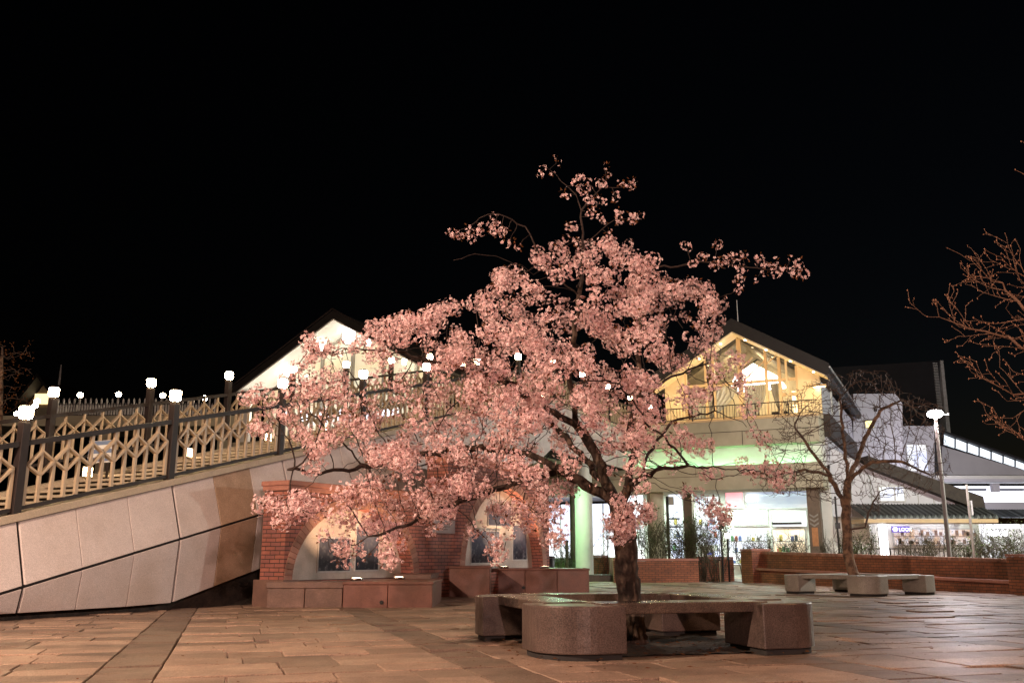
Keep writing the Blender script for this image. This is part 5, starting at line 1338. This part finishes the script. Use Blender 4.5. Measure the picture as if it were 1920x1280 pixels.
w.box(-hw+.6,hw-.6,YI-.11,YI-.006,ez2-.3,ez2-.18); w.bar((-hw+.6,YI-.06,E_(hw-.6)-.06),(0,YI-.06,E_(0)-.06),.10,.08,(0,1,0)); w.bar((hw-.6,YI-.06,E_(hw-.6)-.06),(0,YI-.06,E_(0)-.06),.10,.08,(0,1,0)); w.obj('mullions', M['bench_grey'], pav)
w = MB()
cx_, cz_ = EF.px(655,630,YI-.3); n = 28
ring = [(cx_+.36*math.cos(2*math.pi*k/n), YI-.3, cz_+.36*math.sin(2*math.pi*k/n)) for k in range(n)]
w.add([(x,y-.03,z) for x,y,z in ring]+[(x,y+.03,z) for x,y,z in ring], [tuple(range(n)), tuple(range(2*n-1,n-1,-1))]+[((k+1)%n,k,k+n,(k+1)%n+n) for k in range(n)])
ck = w.obj('round_clock', M['panelglow'], pav)
w = MB()
for k in range(n):
    a0, a1 = 2*math.pi*k/n, 2*math.pi*(k+1)/n
    w.add([(cx_+r_*math.cos(a), YI-.34, cz_+r_*math.sin(a)) for a, r_ in ((a0,.37),(a0,.42),(a1,.42),(a1,.37))], [(0,1,2,3)])
w.obj('clock_rim', M['bench_grey'], ck)
M['pavlight'] = emat('pavilion_light', (1.0,.93,.72), 30)
for x in (-3.0, -1.2, 1.2, 3.0):
    w = MB(); w.cyl(x,.9,E_(x)-.35,E_(x)-.10,.09,n=12); w.obj('uplight', M['pavlight'], pav)
M['coolsign'] = emat('cool_sign_glow',(.80,.82,1.0),5)
for k in range(6): w = MB(); w.box(-3.6+k*1.05,-3.0+k*1.05,1.2,1.3,zc(40)+.55,zc(40)+1.05); w.obj('lit_sign_box', M['coolsign'], pav)
w = MB(); w.box(-hw+.3,hw-.3,-.2,9,zc(40)-.75,zc(40)-.35); w.obj('floor_slab', M['tan'], pav)
w = MB(); w.box(-hw+.35,-hw+.65,.2,.5,-.06,ez2); w.obj('pillar', M['white'], pav); w = MB(); w.box(hw-.65,hw-.35,.2,.5,-.06,ez2); w.obj('pillar', M['white'], pav)
# ================================================================== FAR RAISED WALKWAY ON THE LEFT
YR = 45.0
fw = thing('spear_fence', 'pale spear topped fence on the far walkway behind the stair railing', 'fence', (0,YR,0))
a, zt = flat(98,748,YR); b, _ = flat(412,748,YR); zb = flat(98,780,YR)[1]
w = MB(); w.box(a,b,-.03,.03,zb,zb+.06); zr2 = flat(98,758,YR)[1]; w.box(a,b,-.02,.02,zr2-.02,zr2+.02); w.obj('rails', M['darkmetal'], fw)
w = MB(); x = a+.05; k = 0; dx = (b-a)/62
while x < b:
    tall = k % 2 == 0; zz = zt if tall else zr2+.02
    w.box(x-.035,x+.035,-.02,.02,zb+.06,zz-.06); w.add([(x-.05,0,zz-.06),(x,-.03,zz-.06),(x+.05,0,zz-.06),(x,.03,zz-.06),(x,0,zz+.06)], [(0,1,4),(1,2,4),(2,3,4),(3,0,4)])
    x += dx; k += 1
w.obj('spear_bars', M['whitebar'], fw)
fwalk = thing('far_walkway', 'dark raised walkway slab carrying the pale spear fence', 'walkway', (0,YR,0))
w = MB(); w.box(a-14,b+1.5,-.2,4,zb-.5,zb-.001); w.obj('slab', M['tan'], fwalk)
for k in range(5): w = MB(); w.box(a-10+k*6-.25,a-10+k*6+.25,1.5,2,-.06,zb-.501); w.obj('pier', M['tan'], fwalk)
for px, py, lb in ((140,736,'small white lamp above the left end of the pale spear fence'),(213,735,'small white lamp above the middle of the pale spear fence'),(297,737,'small white lamp above the right end of the pale spear fence'),(377,742,'small white lamp right of the middle railing lantern, far behind'),
                   (20,772,'small lamp low at the left edge behind the railing'),(58,748,'small lamp at the foot of the distant lit gable'),(54,757,'lower small lamp just left of the distant lit gable')):
    v_ = P(px,py,YR); t = thing('walkway_lamp', lb, 'lamp', (v_.x, YR+.6, zb-.001), 0, 'small lamps on the far walkway'); hz = v_.z-zb
    w = MB(); w.cyl(0,0,0,hz-.12,.05,n=8); w.obj('pole', M['darkmetal'], t); w = MB(); w.lathe(0,0,[(.07,hz-.12),(.13,hz-.06),(.13,hz+.05),(.05,hz+.11)],12); w.obj('globe', M['lampwhite'], t)
YX = 75.0
dg_ = thing('distant_gable', 'small distant building with a lit sloping soffit at the far left', 'building', (0,YX,0))
w = MB(); w.prism([flat(48,764,YX), flat(86,716,YX), flat(124,764,YX)], 0, .3); w.obj('gable', M['cream'], dg_)
w = MB(); w.prism([flat(44,766,YX), flat(86,713,YX), flat(128,766,YX), flat(132,764,YX), flat(86,706,YX), flat(40,764,YX)], -1.5, 8); w.obj('roof', M['roof'], dg_)
w = MB(); w.prism([flat(48,764,YX), flat(124,764,YX), flat(124,830,YX), flat(48,830,YX)], 0, .3); w.obj('wall', M['tan'], dg_)
w = MB(); a, z_ = flat(86,746,YX); w.box(a-.9,a+.9,-.05,-.001,z_-.5,z_+.35); w.obj('lit_window', emat('distant_glow',(1.0,.76,.42),1.6), dg_)
sa_ = thing('roof_antenna', 'thin spike antenna above the distant lit gable', 'antenna', (P(111,718,70).x, 70, P(111,722,70).z))
w = MB(); w.cyl(0,0,-8,0,.18,n=8); w.obj('mast', M['darkmetal'], sa_); w = MB(); w.cyl(0,0,0,1.6,.10,.05,n=8); w.obj('spike', M['whitebar'], sa_)
# ================================================================== LIGHT
def pt(name, loc, e, col, r=.15):
    l = bpy.data.lights.new(name, 'POINT'); l.energy = e; l.color = col; l.shadow_soft_size = r
    o = bpy.data.objects.new(name, l); COL.objects.link(o); o.location = loc; return o
# lamps out of view: street lamps of the square and one added light
def plazalamp(label, x, y, h, e, col):
    t = thing('plaza_lamp', label, 'street lamp', (x,y,0), 0)
    w = MB(); w.lathe(0,0,[(.11,-.05),(.11,.3),(.06,.35),(.045,h-.2)],12); w.obj('pole', M['darkmetal'], t)
    w = MB(); w.lathe(0,0,[(.30,h+.22),(.28,h+.26),(.05,h+.34)],16); w.obj('hood', M['darkmetal'], t)
    o = pt('lamp_bulb', (0,0,h), e, col, .14); o.parent = t
plazalamp('sodium street lamp on the left behind the viewer', -8.4, 3.2, 5.8, 7600, (1.0,.70,.51))
plazalamp('pinkish street lamp on the right behind the viewer', 5.0, -13.0, 7.0, 11500, (1.0,.655,.56))
plazalamp('sodium street lamp at the right below the budding tree', 8.6, 6.0, 4.2, 430, (1.0,.50,.22))
plazalamp('added greenish white lamp out of view at the right, brightening the station walls', 19.5, 25.0, 6.0, 4600, (.95,1.0,.86))  # unseen extra source, added to brighten the stair wing and deck fascia
# white lamp over the low wall
o = pt('street_lamp_bulb', (0,0,z_lamp-.22), 1700, (1.0,.90,.94), .12); o.parent = sl
# tubes under the deck and bridge
def area(name, loc, rot, sx, sy, e, col, par=None):
    l = bpy.data.lights.new(name, 'AREA'); l.shape = 'RECTANGLE'; l.size = sx; l.size_y = sy; l.energy = e; l.color = col
    o = bpy.data.objects.new(name, l); COL.objects.link(o); o.location = loc; o.rotation_euler = rot
    if par is not None: o.parent = par
    return o
area('underdeck_tubes', (-8.0, 2.2, z915+.2), (0,0,0), 13, .25, 1000, (.76,1.0,.84), hall)
area('hall_ceiling_light', (ax, 2.0, az-.5), (0,0,0), 2.0, 2.0, 280, (1.0,.82,.52), hall)
area('soffit_wash', (ax, YO+.1, z783+.12), (R(180),0,0), 6.5, .2, 120, (1.0,.74,.38), hall)
area('pavilion_wash', (-1.5, .6, zc(40)+.3), (R(180),0,0), 5.5, .3, 105, (1.0,.93,.74), pav)
area('column_tube', (1.35, 33.6, 3.7), (0,0,0), .9, .15, 230, (.50,1.0,.52))
pt('platform_floodlight', P(1805,890,44.0), 550, (.86,.84,1.0), .3)
# ================================================================== NIGHT SKY
wd = bpy.data.worlds.new('World'); SC.world = wd; wd.use_nodes = True; nt = wd.node_tree
bg = nt.nodes['Background']; sky = nt.nodes.new('ShaderNodeTexSky'); sky.sky_type = 'NISHITA'; sky.sun_disc = False
sky.sun_elevation = R(-5); sky.sun_rotation = R(60)
nt.links.new(sky.outputs[0], bg.inputs[0]); bg.inputs[1].default_value = .07
# ================================================================== CAMERA
cd = bpy.data.cameras.new('camera'); cam = bpy.data.objects.new('camera', cd); COL.objects.link(cam)
cam.location = (0,0,CAMZ); cam.rotation_euler = (R(90)+PITCH, 0, 0)
cd.sensor_fit = 'HORIZONTAL'; cd.sensor_width = 36; cd.lens = 36*FPX/1920; cd.clip_end = 1000; cd.clip_start = .05
SC.camera = cam
SC.render.engine = 'CYCLES'
SC.view_settings.view_transform = 'Standard'; SC.view_settings.look = 'None'; SC.view_settings.exposure = 0; SC.view_settings.gamma = 1
cy = SC.cycles; cy.use_denoising = True; cy.denoiser = 'OPENIMAGEDENOISE'; cy.max_bounces = 6; cy.diffuse_bounces = 3; cy.glossy_bounces = 3; cy.transparent_max_bounces = 8; cy.sample_clamp_indirect = 6
cy.caustics_reflective = False; cy.caustics_refractive = False; cy.use_light_tree = True
